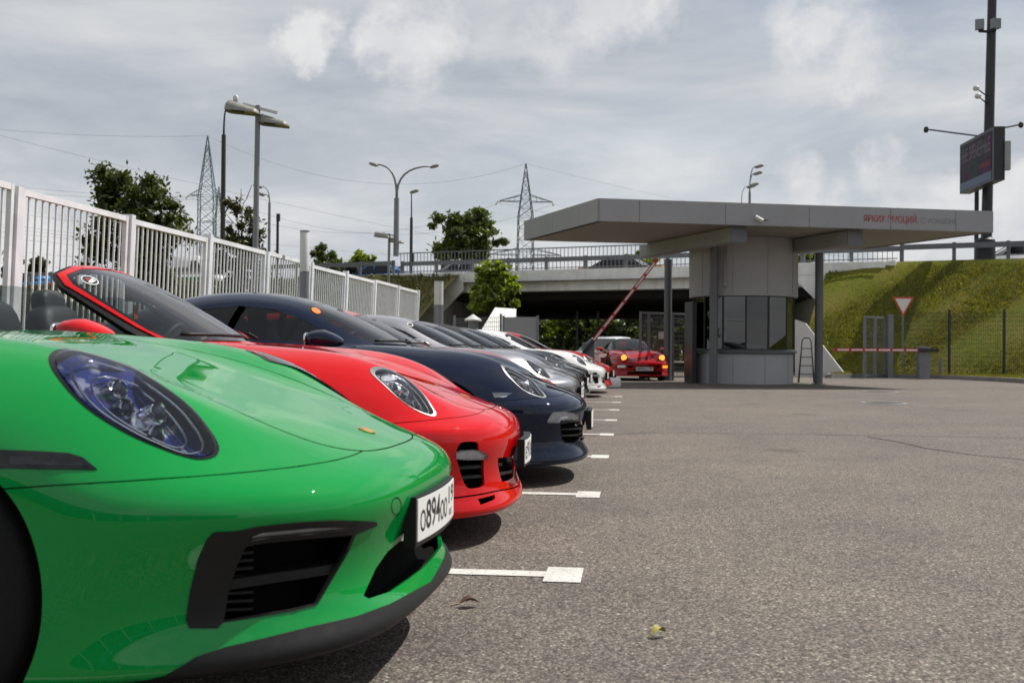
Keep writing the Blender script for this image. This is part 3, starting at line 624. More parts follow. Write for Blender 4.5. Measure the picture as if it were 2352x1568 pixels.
# fence of dark posts with fine mesh on the verge
vf = empty('mesh_fence', tuple(at_depth(2180, 862, 41.0)[:2]) + (0,)); tag(vf, 'dark post and wire mesh fence at the foot of the embankment', 'fence'); l0 = np.array(vf.location[:2])
vp = [at_depth(px, 862, Z)[:2] for px, Z in ((2074, 41.4), (2180, 41.0), (2306, 40.4), (2450, 39.7), (2620, 38.6))]; M_POSTD = plain('dark_green_post', (.022, .028, .028), .45)
for a in vp[1:]: MB().beam((a[0]-l0[0], a[1]-l0[1], 0), (a[0]-l0[0], a[1]-l0[1], 2.45), .07).build('post', M_POSTD, vf)
for a, b in zip(vp[:-1], vp[1:]): mesh_panel(vf, a-l0, b-l0, .15, 2.35, 32, 14, .004, M_POSTD)
lp = at_depth(2160, 862, 41.0); o = MB().box((lp[0], lp[1], .35), (.05, .05, .35)).build('low_post', M_POLE); tag(o, 'low grey post between the barrier box and the mesh fence', 'post')
def barrier(lb, cab, Z, tip, arm_z, label_arm=None):
    """boom barrier: cabinet at picture point cab, boom from its head to tip"""
    b = at_depth(cab[0], cab[1], Z); o = empty('boom_barrier', (b[0], b[1], 0)); tag(o, lb, 'barrier', 'red and white boom barriers')
    MB().box((0, 0, .55), (.19, .19, .55)).build('cabinet', M_POLE, o); MB().box((0, 0, 1.115), (.20, .20, .02)).build('cabinet_lid', M_PANEL, o)
    t = at_depth(tip[0], tip[1], Z-.25); hd = Vector((0, -.24, arm_z)); e = Vector((t[0]-b[0], t[1]-b[1], t[2])); d = (e-hd); L_ = d.length; d.normalize(); s = d.cross(Vector((0, 1, 0))).normalized()
    MB().beam(hd-d*.45, hd+d*.25, .10, .13, upv=(0, 1, 0)).build('boom_bracket', M_FRAME, o)
    bm_ = MB().beam(hd+d*.2, e, .115, .05, upv=(0, 1, 0)).build('boom', M_RED, o)
    n = 6; seg_ = (L_-.3)/n
    for k in range(n): MB().beam(hd+d*(.27+seg_*k)+Vector((0, -.027, 0)), hd+d*(.27+seg_*(k+.82))+Vector((0, -.027, 0)), .055, .008, upv=(0, 1, 0)).build('white_band', M_WHITEP, bm_)
    return o
barrier('raised red and white boom barrier left of the gatehouse', (1352, 800), 36.0, (1509, 597), 1.0); barrier('lowered red and white boom barrier on the right', (2121, 800), 40.0, (1916, 803), 1.0)
sg = at_depth(2074, 800, 41.3); ys = empty('yield_sign', (sg[0], sg[1], 0)); tag(ys, 'white triangular give-way sign with red border on a grey pole', 'sign')
zt, zb_ = at_depth(2074, 682, 41.3)[2], at_depth(2074, 727, 41.3)[2]; hw = .38
MB().tube([(0, .04, 0), (0, .04, zt+.02)], .035, 10).build('pole', M_POLE, ys, angle=40)
tri = lambda k, y, c=(zt*2+zb_)/3: [(-hw*k, y, c+(zt-c)*k), (hw*k, y, c+(zt-c)*k), (0, y, c+(zb_-c)*k)]
MB().prism(tri(1.0, -.01), (0, .02, 0)).build('sign_border', plain('sign_orange_red', (.62, .09, .03), .4), ys); MB().prism(tri(.74, -.016), (0, .005, 0)).build('sign_face', M_WHITEP, ys)
# ------------------------------------------------------------------ mast with advertising screen
def screen_mat():
    t = NT('advert_screen'); c_ = t.coord(); n = t.noise(1.1, 3, .5); n2 = t.noise(2.0, 4, .6, t.mapping(loc=(4, 2, 1)))
    c = t.ramp(n, [(.30, (.005, .02, .025)), (.44, (.012, .012, .016)), (.56, (.035, .006, .035)), (.70, (.075, .012, .06))])
    c = t.mix(t.ramp(n2, [(.50, 0.0), (.64, .8)]), c, (.008, .035, .03))
    return t.pbr(Base_Color=(.01, .01, .01), Roughness=.6, Specular_IOR_Level=.15, Emission_Color=c, Emission_Strength=.55)
mp = at_depth(2262, 600, 47.5); ma = empty('screen_mast', (mp[0], mp[1], DECK-.3)); tag(ma, 'tall dark mast carrying a slanted advertising screen and floodlights', 'mast')
top = at_depth(2276, -60, 47.5)
MB().tube([(0, 0, 0), (0, 0, 1.2), (.06, 0, 1.3), (.25, 0, top[2]-DECK+.3)], [.42, .40, .22, .17], 16).build('mast_pole', M_POLED, ma, angle=40)
sp_ = at_depth(2242, 615, 48.6); sp2 = at_depth(2244, 380, 48.6); MB().tube([(sp_[0]-mp[0], sp_[1]-mp[1], -1.0), (sp2[0]-mp[0], sp2[1]-mp[1], sp2[2]-DECK+.3)], .09, 10).build('support_post', M_POLED, ma, angle=40)
ZL, ZR = 48.3, 44.3
fl, frr = at_depth(2205, 333, ZL), at_depth(2283, 281, ZR); fz0, fz1 = at_depth(2205, 446, ZL)[2], fl[2]
a, b = fl[:2]-mp[:2], frr[:2]-mp[:2]; dd = (b-a)/np.linalg.norm(b-a); nb_ = np.array([-dd[1], dd[0]]); z0, z1 = fz0-(DECK-.3), fz1-(DECK-.3)
if np.dot(nb_, np.array([1, 0])) < 0: nb_ = -nb_
MB().prism([(*a, z0), (*b, z0), (*b, z1), (*a, z1)], (nb_[0]*.42, nb_[1]*.42, 0)).build('screen_cabinet', M_FRAME, ma)
fc = -nb_*.012; ia, ib = a+dd*.08, b-dd*.22
MB().add([(*(p+fc), z) for p, z in ((ia, z0+.42), (ib, z0+.42), (ib, z1-.12), (ia, z1-.12))], [(0, 1, 2, 3)]).build('screen_face', screen_mat(), ma)
def emis(name, col, s=1.0): t = NT(name); return t.pbr(Base_Color=(.01, .01, .01), Roughness=.6, Specular_IOR_Level=.15, Emission_Color=col, Emission_Strength=s)
MB().add([(*(p+fc*1.2), z) for p, z in ((ia, z0+.08), (ib, z0+.08), (ib, z0+.40), (ia, z0+.40))], [(0, 1, 2, 3)]).build('screen_caption', emis('caption_strip', (.05, .06, .09)), ma)
tv, tf = text_mesh('НЫЕ ВРЕМЕННЫЕ', 1.0, .02); w_ = tv[:, 0].max(); Ls = np.linalg.norm(ib-ia)
mesh('screen_lettering', [(*(ia+dd*(.15+x/w_*(Ls-.3))+fc*1.4), z1-.85+y*.75) for x, y in tv], tf, emis('screen_text', (.05, .045, .052)), ma)
MB().add([(*(ia+dd*t+fc*1.3), z) for t, z in ((Ls*.62, z1-1.42), (Ls*.96, z1-1.42), (Ls*.96, z1-1.22), (Ls*.62, z1-1.22))], [(0, 1, 2, 3)]).build('screen_bar', emis('screen_red', (.05, .007, .012)), ma)
MB().box((b[0]+nb_[0]*.5, b[1]+nb_[1]*.5, (z0+z1)/2-.1), (.10, .12, .55)).build('control_box', M_PANEL, ma)
for px, sgn in ((2127, -1), (2345, 1)):
    e = at_depth(px, 297 if sgn < 0 else 286, 46.0); MB().tube([(0, 0, e[2]-DECK+.3), (e[0]-mp[0], e[1]-mp[1], e[2]-DECK+.3)], .035, 8).build('stay_arm', M_POLE, ma); V_, F_ = sup((e[0]-mp[0], e[1]-mp[1], e[2]-DECK+.28), (.09, .09, .12), .7, .7); MB().add(V_, F_).build('arm_lamp', M_POLED, ma, smooth=True)
for px, py, k in ((2250, 57, -1), (2287, 55, 1)):
    e = at_depth(px, py, 47.2); MB().box((e[0]-mp[0], e[1]-mp[1], e[2]-DECK+.3), (.17, .12, .2), .2*k).build('floodlight', M_POLE, ma); MB().tube([(e[0]-mp[0], e[1]-mp[1]+.05, e[2]-DECK+.05), (.2, 0, e[2]-DECK+.1)], .06, 8).build('floodlight_bracket', M_POLED, ma)
for px, py in ((2242, 203), (2246, 221)):
    e = at_depth(px, py, 46.8); V_, F_ = sup((e[0]-mp[0], e[1]-mp[1], e[2]-DECK+.3), (.13, .13, .11), .9, .9); MB().add(V_, F_).build('round_lamp', M_DIFF, ma, smooth=True); MB().tube([(e[0]-mp[0], e[1]-mp[1], e[2]-DECK+.3), (.12, 0, e[2]-DECK+.1)], .025, 6).build('lamp_arm', M_POLED, ma)
# ------------------------------------------------------------------ small things by the underpass
hp = at_depth(1086, 760, 40); o = empty('vent_post', (hp[0], hp[1], 0)); tag(o, 'grey vent post with a pointed cap left of the white wall', 'post'); zz = at_depth(1086, 732, 40)[2]
MB().lathe([(.17, 0), (.17, zz-.05)], 16).build('pipe', M_POLE, o, smooth=True); MB().lathe([(.30, zz-.08), (.30, zz-.03), (.0, zz+.17)], 18).build('cap', M_DIFF, o, angle=30)
gp0, gp1 = at_depth(1156, 800, 39.5), at_depth(1234, 800, 39.0); zz = at_depth(1195, 728, 39.2)[2]
o = empty('sheet_gate', (gp0[0], gp0[1], 0)); tag(o, 'plain grey sheet-metal gate panel left of the underpass', 'gate'); v = gp1[:2]-gp0[:2]
MB().beam((0, 0, zz/2+.05), (v[0], v[1], zz/2+.05), .04, zz-.1).build('sheet', M_PANEL, o)
for k in (0, 1): MB().beam((v[0]*k, v[1]*k, 0), (v[0]*k, v[1]*k, zz+.05), .08).build('post', M_POLE, o)
mf = empty('mesh_fence', (gp0[0], gp0[1], 0)); tag(mf, 'fine wire mesh fence left of the grey sheet gate', 'fence'); lf = at_depth(1040, 800, 42)[:2]-gp0[:2]
mesh_panel(mf, (-.1, 0), lf, .1, zz, 24, 12, .006)
for k in (.05, .97): MB().tube([(lf[0]*k, lf[1]*k, 0), (lf[0]*k, lf[1]*k, zz+.12)], .04, 8).build('post', M_POLE, mf)
for px, Z, h in ((1325, 62, 3.0), (1373, 62, 3.0)):
    p = at_depth(px, 800, Z); o = MB().tube([(p[0], p[1], 0), (p[0], p[1], h)], .07, 8).build('underpass_post', M_POLE); tag(o, 'slim grey post under the bridge, %s of the raised boom foot' % ('left' if px < 1350 else 'right'), 'post')
cb = ground(1405, 888); V_, F_ = sup((cb[0], cb[1], .10), (.22, .12, .13), .35, .35, 16, 8, R(8)); o = MB().add(V_, F_).build('concrete_block', M_CONC, smooth=True); tag(o, 'rough pale concrete block at the nose of the last car', 'block')
for px, py, lb in ((2030, 926, 'round iron manhole cover in the asphalt right of the gatehouse, nearer one'), (2022, 900, 'round iron manhole cover in the asphalt, nearer the canopy')):
    g = ground(px, py); o = empty('manhole_cover', (g[0], g[1], 0)); tag(o, lb, 'manhole cover', 'manhole covers'); MB().lathe([(.0, .010), (.28, .010), (.30, .004)], 28).build('lid', M_POLED, o, angle=30); MB().lathe([(.32, .004), (.32, .012), (.40, .012), (.41, .004)], 28).build('rim', M_KERB, o, angle=30)
def leaf(px, py, lb, col, L_=.075, rz=.4):
    g = ground(px, py); V = []; F = []; n = 7
    for i in range(n+1):
        t = i/n; w = .32*L_*math.sin(math.pi*t)**.8+.0005; x = L_*(t-.5)
        for s in (-1, 0, 1): V.append((x, s*w, .012+.014*abs(s)*math.sin(math.pi*t)+.012*math.sin(3*t)))
    for i in range(n):
        for j in range(2): F.append((3*i+j, 3*i+j+1, 3*i+4+j, 3*i+3+j))
    o = empty('fallen_leaf', (g[0], g[1], 0), rz); tag(o, lb, 'leaf', 'fallen leaves on the asphalt'); m_ = plain('leaf_'+lb.split()[0], col, .6, var=.4, scale=40)
    mesh('blade', V, F, m_, o, smooth=True); MB().tube([(-L_*.5, 0, .012), (-L_*.85, .008, .006)], .0015, 5).build('stalk', m_, o)
leaf(1078, 1394, 'brown curled leaf on the asphalt beside the nearest bay marking', (.10, .045, .02), .075, .3); leaf(1513, 1464, 'yellow green leaf on the open asphalt in the foreground', (.42, .34, .03), .055, .7)
# ------------------------------------------------------------------ sports cars: one lofted body, panels cut out of it
# car space: x from the nose backwards, y to the car's right side, z up.  A control net of rows (lip -> nose -> bonnet -> tail) by columns (centre line -> side)
def arch(cx, cz, r_, deg): return (cx - r_*math.cos(R(deg)), cz + r_*math.sin(R(deg)))
AZ, AR = .335, .372
def body_net(kind):
    """kind 'late' is the newest, wide-eyed nose; 'mid' the older ones"""
    late = kind == 'late'; fa = 1.09 if late else 1.0; dx = fa-1.03; ra_ = fa+2.45
    rows = []
    def bump_row(x0, z, deg, yo=0.0, inn=0.0, back=1.0):
        """a row round the bumper from the centre line to the front of the wheel arch"""
        ax, az = arch(fa, AZ, AR, deg)
        plan = [(0.0, 0.0), (.008, .23), (.034, .445), (.10, .615), (.205, .745), (.335, .838), (.465, .888), (.575, .912)]
        pts = []
        for i, (px, py) in enumerate(plan):
            t = i/8; a, b = plan[max(i-1, 0)], plan[min(i+1, 7)]; tx, ty = b[0]-a[0], b[1]-a[1]; l_ = math.hypot(tx, ty); k = inn*min(1, (8-i)/3)
            pts.append((x0*(1-t*.9) + px*back*(1.05 if late else 1.0)+ty/l_*k, py+yo*min(1, i/4)-tx/l_*k, z*(1-t**2.2)+az*t**2.2))
        pts.append((ax, .921+yo, az)); return pts
    if late: B = [(.22, .180, -33, -.03), (.095, .176, -31, -.012), (.056, .186, -29, 0, -.004), (.050, .208, -25, .002, -.004), (.060, .245, -19, -.002, .010), (.060, .31, -9, -.002, .034), (.054, .385, 2, 0, .032), (.045, .452, 12, 0, .014), (.046, .508, 22, 0, -.006), (.068, .565, 31, 0)]
    else: B = [(.16, .145, -33, -.03), (.035, .135, -32, -.012), (-.010, .15, -30, 0), (-.014, .18, -26, .002), (.006, .215, -20, -.002, .004), (.020, .285, -9, -.002, .016), (.014, .365, 2, 0, .014), (.004, .44, 12, 0), (.004, .50, 21, 0), (.036, .552, 29, 0)]
    for q_ in B: rows.append(bump_row(*q_))
    def top_row(pts, deg):
        ax, az = arch(fa, AZ, AR, deg); return pts + [(ax, .925, az)]
    if late: T_ = [
        ([(.115, 0, .602), (.128, .23, .603), (.165, .435, .602), (.235, .59, .600), (.335, .715, .597), (.46, .812, .594), (.585, .872, .59), (.70, .908, .585)], 40),
        ([(.22, 0, .640), (.23, .225, .641), (.26, .415, .642), (.335, .565, .645), (.435, .69, .645), (.55, .797, .642), (.67, .868, .637), (.775, .910, .630)], 53),
        ([(.36, 0, .688), (.365, .22, .69), (.39, .40, .692), (.455, .545, .715), (.54, .66, .728), (.635, .777, .716), (.745, .862, .695), (.85, .912, .672)], 67),
        ([(.56, 0, .748), (.56, .21, .75), (.575, .385, .755), (.615, .52, .806), (.67, .638, .836), (.75, .757, .806), (.85, .852, .764), (.945, .914, .725)], 82),
        ([(.80, 0, .825), (.80, .20, .827), (.805, .375, .83), (.835, .505, .872), (.875, .618, .903), (.93, .742, .876), (1.0, .848, .818), (1.07, .914, .752)], 97)]
    else: T_ = [
        ([(.105, 0, .592), (.115, .23, .592), (.145, .435, .588), (.205, .59, .578), (.298, .715, .570), (.42, .812, .564), (.54, .872, .557), (.645, .908, .55)], 37),
        ([(.20, 0, .622), (.205, .225, .621), (.23, .42, .612), (.288, .57, .620), (.372, .69, .636), (.485, .795, .622), (.60, .868, .612), (.70, .910, .604)], 51),
        ([(.34, 0, .672), (.345, .22, .671), (.358, .40, .664), (.405, .54, .702), (.475, .655, .742), (.57, .775, .712), (.68, .862, .682), (.78, .912, .660)], 66),
        ([(.53, 0, .742), (.53, .21, .742), (.54, .385, .742), (.578, .52, .804), (.628, .632, .836), (.70, .755, .798), (.80, .852, .756), (.885, .914, .715)], 82),
        ([(.77, 0, .817), (.77, .20, .818), (.77, .375, .818), (.80, .505, .858), (.835, .618, .882), (.885, .742, .855), (.95, .848, .806), (1.01, .914, .748)], 98)]
    for pts, dg in T_: rows.append(top_row(pts, dg))
    sh = lambda pts: [(x+dx, y, z+(.028*max(0, 1-max(0, x-1.5)/1.2) if late and z > .7 else 0)) for x, y, z in pts]
    rows.append(top_row(sh([(1.02, 0, .867), (1.02, .20, .867), (1.02, .37, .866), (1.035, .50, .877), (1.06, .612, .892), (1.09, .742, .878), (1.13, .848, .828), (1.17, .914, .752)]), 116))
    rows.append(top_row(sh([(1.26, 0, .898), (1.26, .20, .898), (1.265, .37, .897), (1.275, .50, .901), (1.285, .618, .908), (1.30, .75, .890), (1.32, .852, .825), (1.34, .912, .72)]), 141))
    rows.append(top_row(sh([(1.50, 0, .91), (1.50, .20, .91), (1.50, .38, .91), (1.50, .52, .913), (1.50, .642, .916), (1.505, .768, .892), (1.49, .862, .80), (1.455, .908, .60)]), 170))
    rows.append(sh([(1.72, 0, .915), (1.72, .20, .915), (1.72, .38, .915), (1.72, .53, .917), (1.72, .66, .92), (1.71, .785, .885), (1.66, .872, .76), (1.56, .90, .48), (1.44, .90, .19)]))
    rows.append(sh([(2.0, 0, .915), (2.0, .20, .915), (2.0, .38, .915), (2.0, .53, .917), (2.0, .67, .92), (2.0, .795, .88), (1.97, .878, .74), (1.92, .898, .45), (1.88, .885, .165)]))
    rows.append(sh([(2.45, 0, .915), (2.45, .20, .915), (2.45, .38, .915), (2.45, .53, .917), (2.45, .68, .92), (2.45, .805, .88), (2.45, .885, .74), (2.46, .90, .45), (2.46, .885, .165)]))
    def rear_row(pts, deg): ax, az = arch(ra_, AZ, AR, deg); return sh(pts) + [(ax, .945, az)]
    rows.append(rear_row([(2.85, 0, .92), (2.85, .20, .92), (2.85, .38, .92), (2.85, .54, .922), (2.85, .70, .925), (2.86, .825, .89), (2.90, .905, .76), (2.99, .925, .48)], -28))
    rows.append(rear_row([(3.10, 0, .935), (3.10, .20, .935), (3.10, .38, .932), (3.10, .56, .93), (3.10, .715, .93), (3.10, .845, .89), (3.09, .92, .80), (3.08, .94, .64)], 20))
    rows.append(rear_row([(3.40, 0, .935), (3.40, .20, .935), (3.40, .38, .93), (3.40, .56, .925), (3.40, .725, .915), (3.40, .855, .88), (3.39, .925, .81), (3.36, .945, .74)], 70))
    rows.append(rear_row([(3.75, 0, .90), (3.75, .20, .90), (3.75, .38, .893), (3.75, .56, .88), (3.74, .725, .862), (3.72, .85, .82), (3.69, .92, .76), (3.64, .945, .72)], 112))
    rows.append(rear_row([(4.08, 0, .83), (4.08, .20, .83), (4.07, .38, .822), (4.06, .56, .805), (4.02, .72, .775), (3.97, .84, .72), (3.91, .91, .65), (3.86, .94, .58)], 150))
    rows.append(rear_row([(4.32, 0, .74), (4.32, .20, .74), (4.30, .38, .735), (4.26, .56, .715), (4.19, .70, .68), (4.09, .82, .62), (3.99, .89, .53), (3.91, .93, .44)], 178))
    rows.append(rear_row([(4.46, 0, .60), (4.455, .20, .60), (4.43, .39, .595), (4.38, .57, .58), (4.28, .71, .55), (4.15, .82, .49), (4.03, .88, .41), (3.94, .92, .33)], 195))
    rows.append(rear_row([(4.48, 0, .42), (4.475, .20, .42), (4.45, .39, .42), (4.40, .57, .41), (4.29, .71, .39), (4.15, .82, .35), (4.03, .88, .29), (3.94, .91, .24)], 207))
    rows.append(rear_row([(4.38, 0, .22), (4.375, .20, .22), (4.35, .39, .22), (4.31, .57, .215), (4.21, .69, .21), (4.09, .79, .20), (3.98, .85, .19), (3.90, .89, .18)], 212))
    return np.array(rows, float), fa, ra_
def cabin_net(dx=0.0):
    g = [
     [(1.26, 0, .885), (1.28, .25, .885), (1.345, .45, .886), (1.46, .585, .888), (1.54, .64, .89), (1.60, .68, .89), (1.66, .705, .89)],
     [(1.42, 0, .972), (1.44, .25, .970), (1.495, .44, .962), (1.60, .568, .948), (1.69, .632, .935), (1.75, .675, .92), (1.80, .712, .90)],
     [(1.64, 0, 1.085), (1.66, .25, 1.082), (1.705, .43, 1.070), (1.795, .552, 1.045), (1.865, .618, 1.00), (1.91, .668, .95), (1.95, .716, .90)],
     [(1.88, 0, 1.192), (1.89, .24, 1.188), (1.92, .42, 1.172), (1.985, .543, 1.138), (2.03, .608, 1.065), (2.06, .665, .985), (2.09, .72, .90)],
     [(2.12, 0, 1.262), (2.12, .24, 1.257), (2.135, .41, 1.238), (2.17, .54, 1.195), (2.20, .604, 1.105), (2.22, .664, 1.005), (2.24, .724, .90)],
     [(2.42, 0, 1.292), (2.42, .24, 1.287), (2.42, .41, 1.265), (2.43, .537, 1.215), (2.44, .60, 1.12), (2.45, .664, 1.015), (2.45, .728, .90)],
     [(2.76, 0, 1.268), (2.76, .24, 1.262), (2.76, .405, 1.240), (2.75, .53, 1.188), (2.74, .598, 1.10), (2.73, .666, 1.0), (2.72, .732, .90)],
     [(3.10, 0, 1.190), (3.10, .24, 1.184), (3.09, .40, 1.16), (3.06, .515, 1.11), (3.03, .595, 1.04), (3.0, .67, .97), (2.97, .74, .90)],
     [(3.45, 0, 1.075), (3.45, .23, 1.07), (3.43, .385, 1.05), (3.38, .50, 1.01), (3.32, .59, .965), (3.27, .67, .92), (3.22, .745, .89)],
     [(3.80, 0, .945), (3.80, .22, .942), (3.77, .37, .928), (3.70, .48, .905), (3.62, .58, .885), (3.55, .66, .87), (3.48, .735, .86)],
     [(4.05, 0, .83), (4.05, .22, .83), (4.02, .36, .82), (3.94, .46, .81), (3.84, .56, .81), (3.75, .64, .81), (3.66, .71, .81)]]
    g = np.array(g, float); g[..., 0] += dx; return g
class Surf:
    """uniform cubic B-spline surface, mirrored phantom column at the centre line"""
    def __init__(s, net, f=None):
        N = np.array(net, float)
        if f is not None: N = f(N)
        m = N[:, 1:2].copy(); m[..., 1] *= -1
        N[:, 0, 1] = 0
        N = np.concatenate([m, N, 2*N[:, -1:]-N[:, -2:-1]], 1)
        N = np.concatenate([2*N[:1]-N[1:2], N, 2*N[-1:]-N[-2:-1]], 0)
        s.N = N; s.nv, s.nu = N.shape[0]-3, N.shape[1]-3
    @staticmethod
    def basis(t):
        return (np.stack([(1-t)**3, 3*t**3-6*t**2+4, -3*t**3+3*t**2+3*t+1, t**3], -1)/6,
                np.stack([-(1-t)**2, 3*t**2-4*t, -3*t**2+2*t+1, t**2], -1)/2)
    def ev(s, u, v, normal=False):
        u = np.clip(np.asarray(u, float), 0, s.nu-1e-9); v = np.clip(np.asarray(v, float), 0, s.nv-1e-9)
        iu, iv = u.astype(int), v.astype(int); bu, du = s.basis(u-iu); bv, dv = s.basis(v-iv)
        P = np.zeros(u.shape+(3,)); Pu = np.zeros_like(P); Pv = np.zeros_like(P)
        for a in range(4):
            for b in range(4):
                c = s.N[iv+a, iu+b]; P += c*(bv[..., a]*bu[..., b])[..., None]
                if normal: Pu += c*(bv[..., a]*du[..., b])[..., None]; Pv += c*(dv[..., a]*bu[..., b])[..., None]
        if not normal: return P
        n = np.cross(Pv, Pu); n /= np.linalg.norm(n, axis=-1, keepdims=True)+1e-12
        return P, n
    def table(s, place, nu=120, nv=360, v0=0.0, v1=None):
        """samples of the surface as the camera sees them, to carry outlines from the picture to the body"""
        U, V_ = np.meshgrid(np.linspace(0, s.nu, nu), np.linspace(v0, v1 or s.nv, nv))
        P, n = s.ev(U, V_, True); Wp = place.w(P); Wn = place.wn(n)
        face = ((CAMP-Wp)*Wn).sum(-1)
        s.tab = (U.ravel(), V_.ravel(), proj(Wp).reshape(-1, 2), face.ravel() > 0, np.linalg.norm(Wp-CAMP, axis=-1).ravel())
        s.place = place; return s
    def uv(s, pts):
        """picture points (2352-wide pixels) -> (u, v) on the visible side of the body"""
        U, V_, Q, ok, D = s.tab; out = []
        for p in pts:
            d = ((Q-np.array(p))**2).sum(1) + np.where(ok, 0, 4e4)
            m_ = d.min(); c_ = np.nonzero(d < (math.sqrt(m_)+3.0)**2)[0]; i = int(c_[np.argmin(D[c_])]); u, v = U[i], V_[i]     # the nearest layer of the body under that pixel
            for _ in range(12):
                h = 1e-3
                q0, qu, qv = proj(s.place.w(s.ev(np.array([u, u+h, u]), np.array([v, v, v+h]))))
                J = np.stack([(qu-q0)/h, (qv-q0)/h], 1); e = np.array(p)-q0
                try: st = np.linalg.solve(J.T@J+1e-1*np.eye(2), J.T@e)
                except np.linalg.LinAlgError: break
                st = np.clip(st, -.15, .15); u = min(max(u+st[0], 0), s.nu); v = min(max(v+st[1], 0), s.nv)
            out.append((u, v))
        return np.array(out)
class Place:
    def __init__(s, xn, yc, yaw=0.0, z=0.0, sc=(1, 1, 1)): s.xn, s.yc, s.yaw, s.z, s.sc = xn, yc, yaw, z, np.array(sc, float)
    def rot(s): c, d = math.cos(s.yaw), math.sin(s.yaw); return np.array([[c, -d, 0], [d, c, 0], [0, 0, 1]])
    def w(s, P): return ((np.asarray(P, float)*s.sc)*np.array([-1, -1, 1]))@s.rot().T + np.array([s.xn, s.yc, s.z])
    def wn(s, n): return ((np.asarray(n, float)/s.sc)*np.array([-1, -1, 1]))@s.rot().T
def inside(P, poly):
    P = np.asarray(P, float); poly = np.asarray(poly, float); x, y = P[:, 0], P[:, 1]; r_ = np.zeros(len(P), bool); j = len(poly)-1
    for i in range(len(poly)):
        xi, yi = poly[i]; xj, yj = poly[j]
        c = ((yi > y) != (yj > y)) & (x < (xj-xi)*(y-yi)/(yj-yi+1e-15)+xi); r_ ^= c; j = i
    return r_
def smooth_poly(pts, n=4, closed=True):
    """Catmull-Rom refinement of an outline"""
    p = np.asarray(pts, float); m = len(p); out = []
    for i in range(m if closed else m-1):
        a, b, c, d = (p[(i-1) % m], p[i], p[(i+1) % m], p[(i+2) % m]) if closed else (p[max(i-1, 0)], p[i], p[i+1], p[min(i+2, m-1)])
        for k in range(n):
            t = k/n; out.append(.5*((2*b)+(-a+c)*t+(2*a-5*b+4*c-d)*t*t+(-a+3*b-3*c+d)*t**3))
    if not closed: out.append(p[-1])
    return np.array(out)
def cut(S, du, dv_list, outlines, lines=()):
    """triangulate the (u, v) domain with the outlines as edges; returns points, triangles and the region of each triangle (-1 = rest)"""
    us = np.arange(0, S.nu+1e-6, du); vs = np.unique(np.round(np.concatenate(dv_list), 5))
    G = np.stack(np.meshgrid(us, vs), -1).reshape(-1, 2)
    pts = [G]; edges = []; base = len(G)
    for o in list(outlines):
        o = np.clip(o, [0, 0], [S.nu, S.nv]); k = len(o); pts.append(o); edges += [(base+i, base+(i+1) % k) for i in range(k)]; base += k
    A = np.concatenate(pts)
    r_ = delaunay_2d_cdt([Vector(p) for p in A], edges, [], 0, 1e-7)
    P = np.array([tuple(v) for v in r_[0]]); T = np.array([f for f in r_[2] if len(f) == 3])
    c = P[T].mean(1); reg = np.full(len(T), -1)
    for i, o in enumerate(outlines): reg[inside(c, o)] = i
    return P, T, reg
def both(V, F, N, mirror=True, weld=1e-5):
    """half mesh -> whole mesh mirrored in y = 0"""
    V = np.asarray(V, float); F = np.asarray(F); N = np.asarray(N, float)
    if not mirror: return V, F, N
    V2 = V*[1, -1, 1]; N2 = N*[1, -1, 1]; idx = np.arange(len(V))+len(V)
    z = np.abs(V[:, 1]) < weld; idx[z] = np.nonzero(z)[0]
    return np.concatenate([V, V2]), np.concatenate([F, idx[F][:, ::-1]]), np.concatenate([N, N2])
def piece(S, P, T, sel, off=0.0, thick=0.0, mirror=True, bulge=None):
    """mesh data of the selected triangles, pushed along the normal by off; thick > 0 turns the open edges inwards"""
    t = T[sel]
    if not len(t): return None
    ids, inv = np.unique(t, return_inverse=True); t = inv.reshape(-1, 3)
    X, n = S.ev(P[ids, 0], P[ids, 1], True)
    d = np.full(len(ids), off) if bulge is None else off+bulge(P[ids])
    V = X + n*d[:, None]; F = [tuple(f) for f in t]; N = n
    # orientation
    a = V[t[:, 0]]; g = np.cross(V[t[:, 1]]-a, V[t[:, 2]]-a).sum(0)
    if len(t) and (np.cross(V[t[:, 1]]-a, V[t[:, 2]]-a)*n[t[:, 0]]).sum() < 0: F = [f[::-1] for f in F]
    if thick:
        cnt = {}
        for f in F:
            for i in range(3): e = (f[i], f[(i+1) % 3]); cnt[e] = 1
        be = [e for e in cnt if (e[1], e[0]) not in cnt and not (abs(V[e[0], 1]) < 1e-6 and abs(V[e[1], 1]) < 1e-6)]
        if be:
            ring = sorted({i for e in be for i in e}); m1 = {i: len(V)+k for k, i in enumerate(ring)}; m2 = {i: len(V)+len(ring)+k for k, i in enumerate(ring)}
            en = {i: np.zeros(3) for i in ring}
            for i, j in be:
                w_ = np.cross(V[j]-V[i], n[i]); en[i] += w_; en[j] += w_
            EN = np.array([en[i]/(np.linalg.norm(en[i])+1e-12) for i in ring])
            V = np.concatenate([V, V[ring], V[ring]-n[ring]*thick]); N = np.concatenate([N, EN, EN])
            F += [(m1[j], m1[i], m2[i]) for i, j in be] + [(m1[j], m2[i], m2[j]) for i, j in be]
    return V, np.array(F), N
